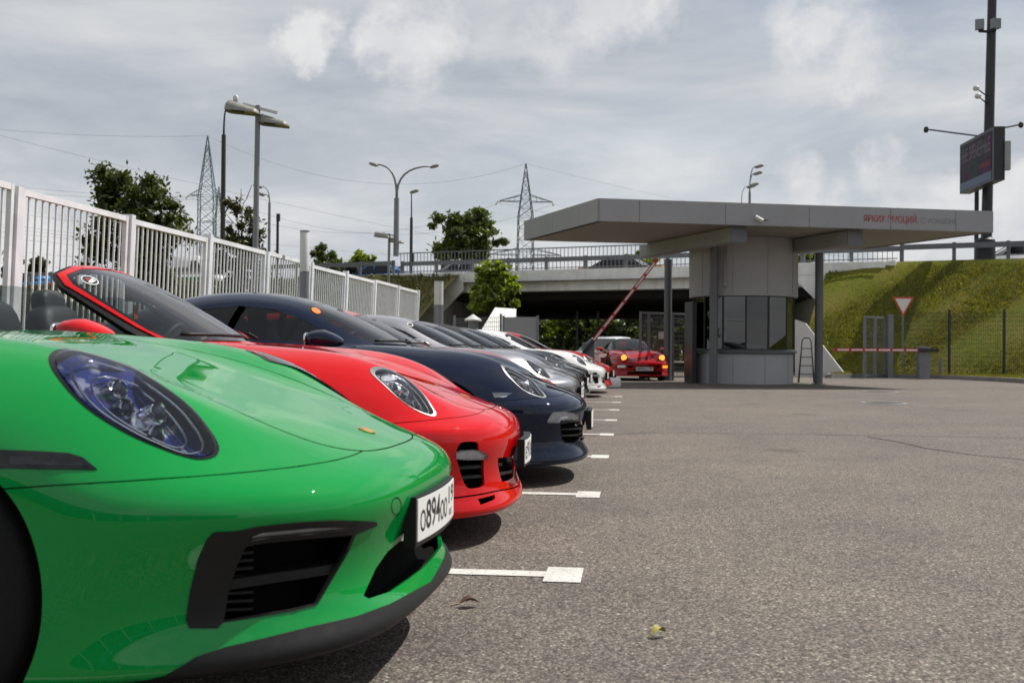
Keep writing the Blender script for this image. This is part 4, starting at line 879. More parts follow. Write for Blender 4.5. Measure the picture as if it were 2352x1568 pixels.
# ------------------------------------------------------------------ car materials
M_BLACK = plain('black_plastic', (.009, .009, .0095), .46, var=.3, scale=40, bump=.0006, bscale=500, Specular_IOR_Level=.3)
M_GLOSSBLK = plain('gloss_black', (.008, .008, .009), .12, var=.2)
M_DARK = plain('car_shadow_liner', (.004, .004, .004), .9, var=.2, Specular_IOR_Level=.1)
M_RUB = plain('tyre_rubber', (.011, .011, .0115), .75, var=.3, scale=30, bump=.002, bscale=120, Specular_IOR_Level=.25)
M_RIM = plain('alloy', (.42, .42, .44), .28, 1.0, var=.15)
M_RIMD = plain('dark_alloy', (.05, .05, .055), .3, .8, var=.2)
M_CHROME = plain('chrome', (.75, .76, .78), .08, 1.0, var=.1)
M_LEATH = plain('black_leather', (.022, .022, .023), .55, var=.3, scale=25, bump=.001, bscale=200)
M_REDLEATH = plain('red_leather', (.35, .02, .015), .5, var=.2, scale=25)
M_GLASS = glass('window_glass', (.50, .56, .56))
M_GLASSD = glass('dark_window_glass', (.36, .40, .40))
M_LENS = glass('lamp_lens', (.93, .95, .97))
M_PLATE = plain('plate_white', (.78, .78, .76), .45, var=.06)
M_INK = plain('plate_ink', (.015, .015, .017), .5)
M_GOLD = None
def lamp_mat(name, tint, dark=.04, met=.85):
    t = NT(name); g = t.noise(6.0, 3, .5); f = t.noise(22.0, 3, .5)
    c = t.mix(t.ramp(g, [(.40, 0.0), (.62, 1.0)]), (dark, dark, dark*1.15), tint)
    c = t.mix(t.ramp(f, [(.60, 0.0), (.72, .5)]), c, (.8, .82, .85))
    return t.pbr(Base_Color=c, Metallic=met, Roughness=t.ramp(g, [(.3, .10), (.7, .28)]), Normal=t.bump(t.noise(9.0, 2, .4), .02, .5))
def blue_bowl():
    t = NT('lamp_bowl_blue'); g = t.noise(7.0, 2, .4, dist=.6); f = t.noise(16.0, 3, .5)
    c = t.ramp(g, [(.32, (.015, .012, .02)), (.42, (.03, .05, .28)), (.52, (.06, .10, .42)), (.60, (.10, .07, .30)), (.68, (.05, .16, .14)), (.78, (.30, .12, .08))])
    c = t.mix(t.ramp(f, [(.55, 0.0), (.66, .75)]), c, (.85, .86, .9))
    return t.pbr(Base_Color=c, Metallic=.7, Roughness=t.ramp(f, [(.3, .06), (.7, .22)]), Normal=t.bump(g, .03, .4))
M_BUCKET_BLUE = blue_bowl()
M_BUCKET = lamp_mat('lamp_bowl', (.86, .88, .93), .45, .25)
M_SMOKE = plain('smoked_lamp', (.035, .035, .045), .12, .6, var=.7, scale=60)
def led_mat():
    t = NT('led_strip'); v = t.voro(55.0, out=0)
    return t.pbr(Base_Color=t.ramp(v, [(0.1, (.97, .97, .98)), (.6, (.80, .81, .83))]), Metallic=0.0, Roughness=.25, Normal=t.bump(v, .004, .5))
M_LED = led_mat()
M_PROJ = plain('projector_glass', (.05, .06, .09), .03, .6, var=.1)
M_AMBER = plain('amber_lens', (.75, .25, .04), .2)
def gold():
    t = NT('badge_enamel'); f = t.voro(60.0, out=1)
    return t.pbr(Base_Color=t.ramp(f, [(.3, (.62, .36, .05)), (.6, (.55, .06, .02)), (.85, (.7, .5, .12))], 'CONSTANT'), Metallic=.6, Roughness=.3)
M_GOLD = gold()
# picture coordinates of the enlargements the outlines were read from -> 2352-wide picture
def crop(x0, y0, s): return lambda *p: [((x0+x/s)*.91875, (y0+y/s)*.91875) for x, y in p]
K1, K2, K3, K4, K5, K6, K44 = crop(0, 780, 1.6915), crop(0, 600, 3.36), crop(460, 700, 2.1382), crop(900, 740, 2.94), crop(1000, 1000, 4.704), crop(100, 850, 3.92), crop(440, 720, 3.5636)
FLIP = np.array([-1.0, -1.0, 1.0]); PAIRS = {}
HOOD = [(0, 10.25), (.8, 10.25), (1.35, 10.36), (1.8, 10.7), (2.12, 11.3), (2.32, 12.2), (2.42, 13.2), (2.44, 14.5), (2.38, 15.8), (2.2, 16.5), (0, 16.42)]
SEAM = [(1.35, 10.36), (1.9, 10.22), (2.6, 10.12), (3.5, 10.06), (4.6, 10.02), (6.0, 10.0), (8, 10.0)]
DOOR = [(8, 17.75), (7.2, 17.55), (6.0, 17.45), (5.0, 17.5), (4.4, 17.6), (4.4, 20.9), (5.2, 21.0), (6.4, 20.85), (8, 20.75)]
CABIN = [(0, 16.55), (1.6, 16.65), (2.6, 17.0), (3.5, 17.5), (4.2, 18.2), (4.35, 19.2), (4.35, 21.4), (4.1, 22.6), (3.4, 23.2), (0, 23.3)]
SCREEN = [(0, .30), (1.4, .30), (2.3, .33), (2.74, .55), (2.84, 1.0), (2.82, 1.6), (2.76, 2.3), (2.62, 2.85), (2.3, 3.14), (1.5, 3.24), (0, 3.28)]
SIDEW = [(5.5, 1.15), (4.9, 1.0), (4.2, 1.25), (3.72, 1.9), (3.5, 2.8), (3.42, 3.8), (3.42, 4.8), (3.55, 5.8), (3.9, 6.6), (4.55, 7.1), (5.15, 6.9), (5.45, 6.2), (5.55, 5.0), (5.55, 3.0), (5.55, 1.8)]
REARW = [(0, 6.2), (1.6, 6.3), (2.15, 6.7), (2.1, 7.6), (1.8, 8.5), (1.2, 8.75), (0, 8.8)]
def shrink(poly, f, axis_u0=False):
    p = np.asarray(poly, float); c = p.mean(0)
    if axis_u0: c[0] = 0
    return c + (p-c)*f
def make_wheel(parent, x, y, side, r_=.335, w=.25, rim=None, lod=1):
    """wheel turned about y; side = +1 outer face towards +y (car space)"""
    e = empty('wheel', (-x, -y, r_), 0, parent)
    s = -side; n = 40 if lod else 20
    t = MB().lathe([(r_*.70, -w*.5), (r_*.86, -w*.52), (r_*.96, -w*.46), (r_, -w*.36), (r_*.995, 0), (r_, w*.36), (r_*.96, w*.46), (r_*.86, w*.52), (r_*.70, w*.5)], n, axis='Y').build('tyre', M_RUB, e, angle=40)
    if lod > 1:
        for k in (-.24, -.08, .08, .24):
            g = MB().lathe([(r_*1.002, k*w-.004), (r_*1.003, k*w), (r_*1.002, k*w+.004)], n, axis='Y').build('tread_groove', M_DARK, t)
    m = rim or M_RIM; R_ = r_*.71; d = MB(); o = s*w*.40
    d.lathe([(R_*.90, -w*.45), (R_, -w*.45), (R_, w*.49), (R_*.93, w*.5), (R_*.88, w*.38), (R_*.87, -w*.3)], n, axis='Y')
    for k in range(5):
        for dk in (-.16, .16):
            a = 2*math.pi*k/5 + dk; b = 2*math.pi*k/5 + dk*.45
            d.beam((R_*.16*math.cos(b), o-s*.03, R_*.16*math.sin(b)), (R_*.92*math.cos(a), o, R_*.92*math.sin(a)), .03, .022, upv=(0, 1, 0))
    d.lathe([(0.0, o+.004*s), (R_*.2, o), (R_*.24, o-s*.05)], 20, axis='Y')
    d.build('rim', m, e, angle=35)
    MB().lathe([(0.0, s*.01), (R_*.72, s*.01), (R_*.72, -s*.015), (0.0, -s*.015)], 24, axis='Y').build('brake_disc', M_RIM, e)
    return e
def ribbon(S, uv, w, off, n=5, smooth=True):
    q = smooth_poly(uv, n, False) if smooth else np.asarray(uv, float)
    P, N = S.ev(q[:, 0], q[:, 1], True); T = np.gradient(P, axis=0); T /= np.linalg.norm(T, axis=1, keepdims=True)+1e-9
    B = np.cross(N, T); A = P+N*off; V = np.concatenate([A+B*w/2, A-B*w/2]); k = len(A)
    F = np.array([(i, i+1, k+i+1) for i in range(k-1)] + [(i, k+i+1, k+i) for i in range(k-1)])
    return V, F, np.concatenate([N, N])
def build_car(name, label, group, pl, pm, kind='mid', feat=None, top='coupe', lod=1, plate=None, dome_z=1.0, glassm=None, rim=None, seat=None, roofm=None, extra=None, mirror_col=None, lz=0.0, cab=0.0, net_f=None):
    net, fa, ra_ = body_net(kind); S = Surf(net, net_f); S.table(pl); feat = feat(S) if callable(feat) else dict(feat or {})
    root = empty(name, (pl.xn, pl.yc, pl.z), pl.yaw); tag(root, label, 'car', group)
    def add(nm, d, mat, parent=root, solo=False):
        if d is None: print('EMPTY', name, nm); return root
        V, F, N = d
        if solo: return mesh(nm, V*pl.sc*FLIP, F, mat, parent, N=N/pl.sc*FLIP)
        if (np.abs(V[:, 1]) < 1e-5).any():          # reaches the centre line: one piece
            V, F, N = both(V, F, N); return mesh(nm, V*pl.sc*FLIP, F, mat, parent, N=N/pl.sc*FLIP)
        m_ = np.array([1, -1, 1]); a = mesh(nm, V*pl.sc*FLIP, F, mat, parent, N=N/pl.sc*FLIP)
        b = mesh(nm, V*m_*pl.sc*FLIP, F[:, ::-1], mat, parent, N=N*m_/pl.sc*FLIP); PAIRS[a.name] = b; return a
    step = {0: .34, 1: .2, 2: .1}[lod]
    vs = [np.arange(0, 17.01, step), np.arange(17, S.nv+.01, max(step, .25))]
    bump_poly = [(0, 0), (8, 0), (8, 10.0)] + SEAM[::-1][1:] + [(.8, 10.25), (0, 10.25)]
    outl = [('bumper', np.array(bump_poly)), ('bonnet', np.array(HOOD)), ('door', np.array(DOOR)), ('cabin', np.array(CABIN))]
    for k, f in feat.items():
        if f[0] in ('hole', 'black', 'lamp', 'trim', 'light'): outl.append((k, np.asarray(f[1], float)))
        if f[0] == 'light': outl.append((k+'#', shrink(f[1], f[3] if len(f) > 3 else .93)))
    P, T, reg = cut(S, step, vs, [o[1] for o in outl]); idx = {n_: i for i, (n_, _) in enumerate(outl)}
    cv = P[T].mean(1)
    def sel(n_): return reg == idx[n_]
    for n_ in ('bumper', 'bonnet', 'door'): add(n_, piece(S, P, T, sel(n_), thick=.012), pm)
    rest = reg == -1
    add('front_fender', piece(S, P, T, rest & (cv[:, 1] < 17.6), thick=.02), pm)
    add('rear_quarter', piece(S, P, T, rest & (cv[:, 1] >= 17.6), thick=.02), pm)
    Pl, Tl, rl = cut(S, .5, [np.arange(0, S.nv+.01, .5)], [np.array(CABIN)])
    add('inner_liner', piece(S, Pl, Tl, (rl == -1) & (Pl[Tl].mean(1)[:, 0] < 6.9), off=-.065), M_DARK)
    # panel gaps
    if lod:
        add('bonnet_gap', ribbon(S, HOOD[:-1], .004, .0006), M_DARK); add('bumper_gap', ribbon(S, SEAM, .0028, .0006), M_DARK); add('door_gap', ribbon(S, DOOR, .005, .0007), M_DARK)
    for k, f in feat.items():
        ty = f[0]
        if ty == 'black': add(k.rstrip('0123456789'), piece(S, P, T, sel(k), off=f[2] if len(f) > 2 else .003, thick=.012), f[3] if len(f) > 3 else M_BLACK)
        elif ty == 'trim': add(k.rstrip('0123456789'), piece(S, P, T, sel(k), off=f[2], thick=.004), f[3])
        elif ty == 'lamp':
            
            a = add(k.rstrip('0123456789'), piece(S, P, T, sel(k), off=.006, thick=.02), M_LENS); d = piece(S, P, T, sel(k), off=-.010, thick=.004); lm = f[2] if len(f) > 2 else M_LED
            if d is not None:
                m_ = np.array([1, -1, 1]); mesh('lamp_bowl', d[0]*FLIP, d[1], lm, a, N=d[2]*FLIP)
                if a.name in PAIRS: mesh('lamp_bowl', d[0]*m_*FLIP, d[1][:, ::-1], lm, PAIRS[a.name], N=d[2]*m_*FLIP)
        elif ty == 'light':
            inner = np.asarray(outl[idx[k+'#']][1]); c = inner.mean(0); bm_ = f[2]
            add('headlight_rim', piece(S, P, T, sel(k), off=.002, thick=.012), f[4] if len(f) > 4 else M_GLOSSBLK)
            V, F, N = piece(S, P, T, sel(k+'#'), off=.004, mirror=False, bulge=lambda q: .010*np.clip(1-(((q-c)/(np.abs(inner-c).max(0)))**2).sum(1), 0, 1))
            V2, F2, N2 = piece(S, P, T, sel(k+'#'), off=-.055, mirror=False, bulge=lambda q: .05*np.clip((((q-c)/(np.abs(inner-c).max(0)))**2).sum(1), 0, 1)**1.5)
            X, n_ = S.ev(c[0], c[1], True); dirv = np.array([-.80, .30, .30]); dirv /= np.linalg.norm(dirv)
            for sy in (1, -1):
                m_ = np.array([1, sy, 1]); hl = empty('headlight', tuple(X*m_*FLIP), 0, root)
                o_ = np.array(hl.location)
                for nm, v_, f_, nn, mt in (('lens', V, F, N, M_LENS), ('lamp_bowl', V2, F2, N2, bm_)):
                    ff = f_ if sy > 0 else f_[:, ::-1]
                    mesh(nm, v_*m_*FLIP-o_, ff, mt, hl, N=nn*m_*FLIP)
                if lod:
                    def loc(cc, dep): X2, n2 = S.ev(cc[..., 0], cc[..., 1], True); return (X2-n2*dep)*m_*FLIP-o_
                    for kk, dep, rr in ((.84, .012, .0035), (.62, .028, .003)):
                        ringp = loc(c+(inner-c)*kk, dep); MB().tube([tuple(p) for p in np.concatenate([ringp, ringp[:1]])], rr, 6, cap=False).build('trim_ring', M_CHROME, hl, smooth=True)
                    far = inner[np.argmax(inner[:, 1])]-c; wid = inner[np.argmax(inner[:, 0])]-c; dv = Vector(tuple(dirv*m_*FLIP))
                    for a_, b_, rr in ((.42, .10, .026), (.05, .28, .026), (.02, -.26, .030), (-.38, .02, .026)):
                        b0 = Vector(tuple(loc(c+far*a_+wid*b_, .042)))
                        MB().tube([b0-dv*.02, b0+dv*.014, b0+dv*.018, b0+dv*.006], [rr, rr, rr*.84, rr*.8], 18, cap=False).build('projector', M_CHROME, hl, angle=40)
                        V_, F_ = sup((0, 0, 0), (rr*.80,)*3, 1, 1, 16, 8); MB().add([b0+dv*.004+v for v in V_], F_).build('projector_lens', M_PROJ, hl, smooth=True)
        elif ty == 'slat':
            uvp = smooth_poly(f[1], 5, False); X, n_ = S.ev(uvp[:, 0], uvp[:, 1], True); r_ = f[2]; dep = f[3]
            V0 = X-n_*dep; 
            for m_ in (1, -1):
                q = MB(); zz = np.array([0, 0, r_]); k_ = len(V0); ins = n_*f[4]
                VV = np.concatenate([V0+zz, V0-zz, V0-ins-zz, V0-ins+zz])*[1, m_, 1]*FLIP
                FF = [(a*k_+i, a*k_+i+1, ((a+1) % 4)*k_+i+1, ((a+1) % 4)*k_+i) for a in range(4) for i in range(k_-1)] + [(0, k_, 2*k_, 3*k_), (k_-1, 4*k_-1, 3*k_-1, 2*k_-1)]
                q.add(VV, FF).build('intake_slat', f[5] if len(f) > 5 else M_BLACK, root)
        elif ty == 'line': add('panel_gap', ribbon(S, f[1], f[2], .0008), f[3] if len(f) > 3 else M_DARK)
    # cabin
    gm_ = glassm or M_GLASS
    gn = cabin_net(fa-1.03+cab); gn[..., 2] = .885+(gn[..., 2]-.885)*dome_z
    D = Surf(gn); D.table(pl); ds = {0: .34, 1: .2, 2: .125}[lod]
    if top in ('coupe', 'soft'):
        o2 = [('screen', np.array(SCREEN)), ('screen#', shrink(SCREEN, .955, True)), ('side', np.array(SIDEW)), ('side#', shrink(SIDEW, .93)), ('rear', np.array(REARW))]
        P2, T2, r2 = cut(D, ds, [np.arange(0, D.nv+.01, ds)], [o[1] for o in o2])
        add('roof', piece(D, P2, T2, r2 == -1), roofm or pm)
        add('screen_surround', piece(D, P2, T2, r2 == 0, off=-.001), M_GLOSSBLK); add('windscreen', piece(D, P2, T2, r2 == 1, off=-.001), gm_)
        add('window_seal', piece(D, P2, T2, r2 == 2, off=-.002), M_BLACK); add('side_window', piece(D, P2, T2, r2 == 3, off=-.004), M_GLASSD if glassm is None else glassm)
        add('rear_window', piece(D, P2, T2, r2 == 4, off=-.002), M_GLASSD)
        add('window_pillar', ribbon(D, [(3.45, 4.75), (4.4, 4.85), (5.5, 4.95)], .05, -.001), M_BLACK)
    else:
        frame = [(0, .12), (2.9, .12), (3.22, .5), (3.26, 1.2), (3.18, 2.4), (3.06, 3.22), (2.64, 3.62), (1.5, 3.76), (0, 3.80)]
        seal = [(0, .05), (3.2, .05), (3.75, .6), (3.68, 1.2), (3.46, 2.3), (3.2, 3.3), (2.65, 3.72), (1.5, 3.84), (0, 3.88)]
        SCR = [(0, .30), (1.4, .30), (2.5, .33), (3.0, .55), (3.10, 1.0), (3.07, 1.6), (3.01, 2.4), (2.88, 3.1), (2.52, 3.46), (1.5, 3.58), (0, 3.62)]
        glassp = [(5.6, 1.2), (4.6, .98), (4.05, 1.4), (3.85, 2.0), (3.7, 2.7), (3.62, 3.4), (3.72, 4.2), (4.0, 5.2), (4.4, 5.9), (5.6, 6.1)]
        o2 = [('seal', np.array(seal)), ('frame', np.array(frame)), ('screen', np.array(SCR)), ('screen#', shrink(SCR, .95, True)), ('glass', np.array(glassp))]
        P2, T2, r2 = cut(D, ds, [np.arange(0, D.nv+.01, ds)], [o[1] for o in o2])
        add('header_seal', piece(D, P2, T2, r2 == 0, off=-.006, thick=.03), M_BLACK); add('screen_frame', piece(D, P2, T2, r2 == 1, off=.0, thick=.03), pm)
        add('screen_surround', piece(D, P2, T2, r2 == 2, off=-.003), M_GLOSSBLK); add('windscreen', piece(D, P2, T2, r2 == 3, off=-.004), gm_)
        add('side_window', piece(D, P2, T2, r2 == 4, off=-.004), gm_)
        q = MB(); V_, F_ = sup((-(2.95), 0, .90), (.26, .66, .075), .5, .5, 20, 8); q.add(V_, F_).build('folded_roof', M_BLACK, root, smooth=True)
    if extra and extra.get('stickers'):
        for nm, px, mt, off in extra['stickers']:
            uv = smooth_poly(D.uv(px), 3); c = uv.mean(0); k_ = len(uv)
            Pk = np.concatenate([[c], uv, c+(uv-c)*.5]); Tk = np.array([(0, k_+1+i, k_+1+(i+1) % k_) for i in range(k_)] + [(k_+1+i, 1+i, 1+(i+1) % k_) for i in range(k_)] + [(k_+1+i, 1+(i+1) % k_, k_+1+(i+1) % k_) for i in range(k_)])
            add(nm, piece(D, Pk, Tk, np.ones(len(Tk), bool), off=off, mirror=False), mt, solo=True)
    # interior
    dx = fa-1.03+cab; L = lambda x, y, z: (-(x+dx), -y, z)
    q = MB(); q.box(L(2.25, 0, .32), (.95, .66, .04)); q.build('cabin_floor', M_DARK, root)
    V_, F_ = sup(L(1.62, 0, .80), (.20, .64, .11), .5, .5, 20, 8); MB().add(V_, F_).build('dashboard', M_LEATH, root, smooth=True)
    for sy in (1, -1):
        st = MB()
        for c_, h_, ry in ((L(2.12, sy*.36, .46), (.27, .25, .10), 0), (L(2.44, sy*.36, .75), (.09, .24, .36), -.22), (L(2.52, sy*.36, 1.06), (.055, .135, .13), -.15)):
            V_, F_ = sup(c_, h_, .45, .5, 16, 10, 0, ry); st.add(V_, F_)
        st.build('seat', seat or M_LEATH, root, smooth=True)
    if lod:
        sw = MB(); c_ = Vector(L(1.86, -.36, .84)); ax = Vector((-.92, 0, .38)); ux = Vector((0, 1, 0)); uz = ax.cross(ux)
        sw.tube([c_+(ux*math.cos(a)+uz*math.sin(a))*.18 for a in np.linspace(0, 2*math.pi, 25)], .014, 8, cap=False); sw.tube([c_-ux*.17, c_+ux*.17], .012, 6); sw.tube([c_, c_+uz*.16], .012, 6); sw.tube([c_, c_-ax*.2], .025, 8)
        sw.build('steering_wheel', M_LEATH, root, smooth=True)
        V_, F_ = sup(L(1.83, 0, 1.135*1), (.02, .12, .032), .6, .6, 14, 8); MB().add(V_, F_).build('interior_mirror', M_BLACK, root, smooth=True)
        for a, b in (((.08, .42), (2.5, .55)), ((1.3, .36), (.95, .62))):
            w_ = np.stack([np.linspace(a[0], b[0], 8), np.linspace(a[1], b[1], 8)], 1); X, n_ = D.ev(np.abs(w_[:, 0]), w_[:, 1], True)
            if a[0] > 1: X = X*[1, -1, 1]; n_ = n_*[1, -1, 1]
            MB().tube([tuple(x) for x in (X+n_*.016)*FLIP], [.009]*8, 6).build('wiper', M_BLACK, root, smooth=True)
    # mirrors, wheels
    for sy in (1, -1):
        mr = empty('door_mirror', L(1.72, sy*.97, .905+lz), 0, root)
        V_, F_ = sup((.0, -sy*.03, .035), (.125, .105, .062), .8, .8, 22, 14)
        V_ = [Vector((v.x, v.y, .0+max(v.z, -.012)*(1.0-.42*max(0, v.x)/.125))) for v in V_]
        MB().add(V_, F_).build('mirror_housing', mirror_col or pm, mr, smooth=True)
        V_, F_ = sup((-.112, -sy*.03, .035), (.012, .088, .045), .6, .7, 16, 6); MB().add(V_, F_).build('mirror_glass', M_CHROME, mr, smooth=True)
        MB().tube([(.01, sy*.16, -.035), (.0, sy*.05, -.03), (0, -sy*.03, -.02)], [.022, .02, .018], 8).build('mirror_foot', M_BLACK, mr, smooth=True)
        for xw, yw in ((fa, .795), (ra_, .80)): make_wheel(root, xw, sy*yw, sy, rim=rim, lod=lod)
    # number plate, bent round the bumper
    if plate:
        zc, x0, kx, txt, lod_t = plate; pr = empty('number_plate', (-x0, 0, zc), 0, root)
        def bend(yz, o=0.0): yz = np.asarray(yz, float); return np.stack([-(kx*yz[:, 0]**2)+o, -yz[:, 0], yz[:, 1]], 1)
        def slab(nm, hy, hz, t0, t1, m_, dz=0.0):
            ys = np.linspace(-hy, hy, 13); A = []; 
            for o in (t0, t1): A.append(bend([(y, z) for y in ys for z in (-hz+dz, hz+dz)], o))
            V = np.concatenate(A); n_ = 26; F = []
            for i in range(12): a = 2*i; F += [(a, a+1, a+3, a+2), (n_+a, n_+a+2, n_+a+3, n_+a+1), (a, a+2, n_+a+2, n_+a), (a+1, n_+a+1, n_+a+3, a+3)]
            F += [(0, n_, n_+1, 1), (24, 25, n_+25, n_+24)]
            MB().add(V, F).build(nm, m_, pr, angle=30)
        slab('plate_holder', .268, .066, -.022, .011, M_BLACK, -.004); slab('plate_face', .26, .056, .010, .0145, M_PLATE)
        for s_, size, yy, zz, sx in txt:
            tv, tf = text_mesh(s_, 1.0, .012)
            if len(tv): tv = (tv-tv.min(0))/(tv.max(0)-tv.min(0))*[sx, size]
            if len(tv): mesh('plate_lettering', bend(np.stack([yy-tv[:, 0], tv[:, 1]+zz], 1), .0152), [f for f in tf], M_INK, pr)
    return S, D, root, L
# ------------------------------------------------------------------ the row of cars
P_GREEN = paint('paint_green', (.001, .27, .046)); P_RED = paint('paint_red', (.62, .004, .006)); P_NAVY = paint('paint_navy', (.003, .008, .028), 0.0, True)
P_GREY = paint('paint_grey', (.33, .33, .35), .75, True); P_SILVER = paint('paint_silver', (.50, .51, .53), .8, True); P_BLACKP = paint('paint_black', (.004, .004, .005)); P_WHITE = paint('paint_white', (.74, .74, .73))
P_DGREY = paint('paint_dark_grey', (.05, .052, .056), .6, True); P_REDW = paint('paint_red_wine', (.36, .004, .006))
M_GREYRING = plain('lamp_grey_surround', (.22, .22, .225), .35, .4)
def sp(S, px, n=3): return smooth_poly(S.uv(px), n)
def hl_clip(S, px, n=2, umin=2.9):
    """lamp outline on the body; points whose ray slips over the fender crest are bridged from their neighbours"""
    q = S.uv(px); er = np.linalg.norm(proj(S.place.w(S.ev(q[:, 0], q[:, 1])))-np.array(px), axis=1); ok = (q[:, 0] > umin) & (er < 6); good = np.nonzero(ok)[0]; m = len(q)
    for i in range(m):
        if not ok[i]:
            a = max([g for g in good if g < i], default=good[-1]-m); b = min([g for g in good if g > i], default=good[0]+m); t = (i-a)/(b-a); q[i] = q[a % m]*(1-t)+q[b % m]*t
    return smooth_poly(q, n)
def badge(S, px):
    v = S.uv(px)[0][1]; return ('trim', np.array([(-.2, v+.17), (.13, v+.17), (.15, v+.02), (.10, v-.10), (0, v-.17), (-.2, v-.17)]), .003, M_GOLD)
def feat_green(S):
    f = {}
    f['headlight'] = ('light', hl_clip(S, K6((85, 200), (100, 140), (150, 105), (210, 92), (330, 98), (500, 130), (680, 180), (850, 250), (1000, 325), (1150, 415), (1290, 510), (1420, 610), (1540, 725), (1640, 850), (1710, 950), (1755, 1050), (1740, 1120), (1690, 1155), (1600, 1172), (1500, 1165), (1350, 1125), (1200, 1070), (1050, 1010), (880, 930), (700, 830), (540, 730), (400, 620), (280, 500), (190, 390), (120, 290))), M_BUCKET_BLUE, .94)
    m = S.uv(K1((20, 583), (150, 588), (290, 597), (350, 615), (410, 664))); m2 = S.uv(K1((410, 666), (200, 664), (20, 660)))
    f['side_marker'] = ('black', np.concatenate([[(8, m[0, 1]+.02)], m, m2, [(8, m2[-1, 1])]]), .003, M_GLOSSBLK)
    f['marker_lens'] = ('lamp', S.uv(K1((30, 612), (200, 616), (290, 622), (340, 636), (375, 656), (200, 648), (30, 645))), M_SMOKE)
    f['bumper_trim'] = ('black', S.uv(K1((888, 945), (905, 930), (1000, 925), (1090, 905), (1250, 888), (1400, 878), (1588, 885), (1590, 900), (1500, 937), (1470, 1010), (1340, 1235), (1240, 1262), (940, 1312), (920, 1335), (800, 1335), (786, 1300), (800, 1200), (835, 1050), (870, 970))), .004)
    f['intake'] = ('hole', S.uv(K1((1040, 985), (1100, 975), (1300, 955), (1485, 940), (1460, 1010), (1335, 1228), (1240, 1250), (945, 1302), (965, 1180), (1000, 1070))))
    f['running_light'] = ('lamp', S.uv(K1((1065, 945), (1110, 930), (1300, 912), (1465, 905), (1470, 918), (1300, 935), (1100, 955), (1062, 962))))
    c = S.uv(K1((1750, 955), (1690, 968), (1640, 1010), (1590, 1080), (1536, 1198), (1560, 1210), (1650, 1180), (1735, 1122)))
    f['centre_intake'] = ('hole', np.concatenate([[(-.2, c[0, 1]+.12)], c, [(.6, c[-1, 1]-.0), (-.2, c[-1, 1]-.05)]]))
    l = S.uv(K1((640, 1550), (700, 1535), (760, 1500), (830, 1457), (950, 1417), (1100, 1382), (1300, 1332), (1500, 1287), (1650, 1232), (1760, 1172), (1840, 1120)))
    f['front_lip'] = ('black', np.concatenate([[(l[0, 0], 0)], l, [(0, l[-1, 1]+.05), (0, 0)]]), .006)
    f['slat1'] = ('slat', S.uv(K1((968, 1155), (1200, 1120), (1490, 1070))), .011, .004, .06)
    f['slat2'] = ('slat', S.uv(K1((1086, 985), (1086, 1130), (1084, 1272))), .012, .03, .03)
    for i in range(9): f['slat%d' % (i+3)] = ('slat', S.uv(K1((1030-9*i, 1005+32*i), (1084, 998+32*i))), .003, .02, .03)
    f['tow_cap'] = ('line', S.uv(K1(*[(1676+21*math.cos(a), 820+36*math.sin(a)) for a in np.linspace(0, 2*math.pi, 13)])), .0022)
    f['bonnet_badge'] = badge(S, K1((1540, 507)))
    return f
def feat_turbo(S):
    f = {}
    f['headlight'] = ('light', hl_clip(S, K3((995, 475), (1040, 463), (1100, 480), (1170, 515), (1230, 560), (1290, 620), (1330, 680), (1350, 715), (1335, 730), (1290, 718), (1230, 690), (1170, 650), (1110, 600), (1050, 545), (1005, 505))), M_BUCKET, .88, M_GREYRING)
    f['side_marker'] = ('lamp', S.uv(K3((930, 712), (985, 708), (1015, 735), (1003, 755), (960, 745))))
    f['intake1'] = ('hole', sp(S, K5((665, 600), (690, 530), (740, 492), (820, 486), (905, 492), (925, 540), (930, 590), (1000, 640), (985, 720), (985, 850), (995, 960), (975, 1010), (900, 1030), (820, 1036), (775, 1010), (730, 910), (690, 780), (665, 680)), 2))
    f['fog_lamp'] = ('lamp', S.uv(K5((660, 622), (740, 596), (880, 582), (960, 600), (1030, 650), (1030, 680), (960, 695), (780, 700), (662, 690))))
    f['intake2'] = ('hole', sp(S, K5((1150, 690), (1200, 675), (1300, 665), (1335, 700), (1345, 780), (1330, 900), (1300, 925), (1215, 958), (1190, 930), (1165, 830)), 2))
    f['side_vent'] = ('hole', sp(S, K5((500, 800), (560, 785), (597, 830), (600, 890), (560, 900), (510, 880)), 2))
    for i, (a, b) in enumerate((((700, 800), (1000, 780)), ((730, 915), (1015, 888)), ((1160, 762), (1215, 755)), ((1170, 875), (1340, 830)))): f['slat%d' % i] = ('slat', S.uv(K5(a, ((a[0]+b[0])/2, (a[1]+b[1])/2), b)), .007, .006, .05)
    f['slot'] = ('hole', S.uv(K5((915, 1160), (1000, 1140), (1115, 1108), (1120, 1160), (1040, 1195), (950, 1228))))
    f['lip_line'] = ('line', S.uv(K5((630, 1148), (900, 1112), (1200, 1055), (1400, 1000))), .006)
    f['bonnet_badge'] = badge(S, K3((1515, 615)))
    return f
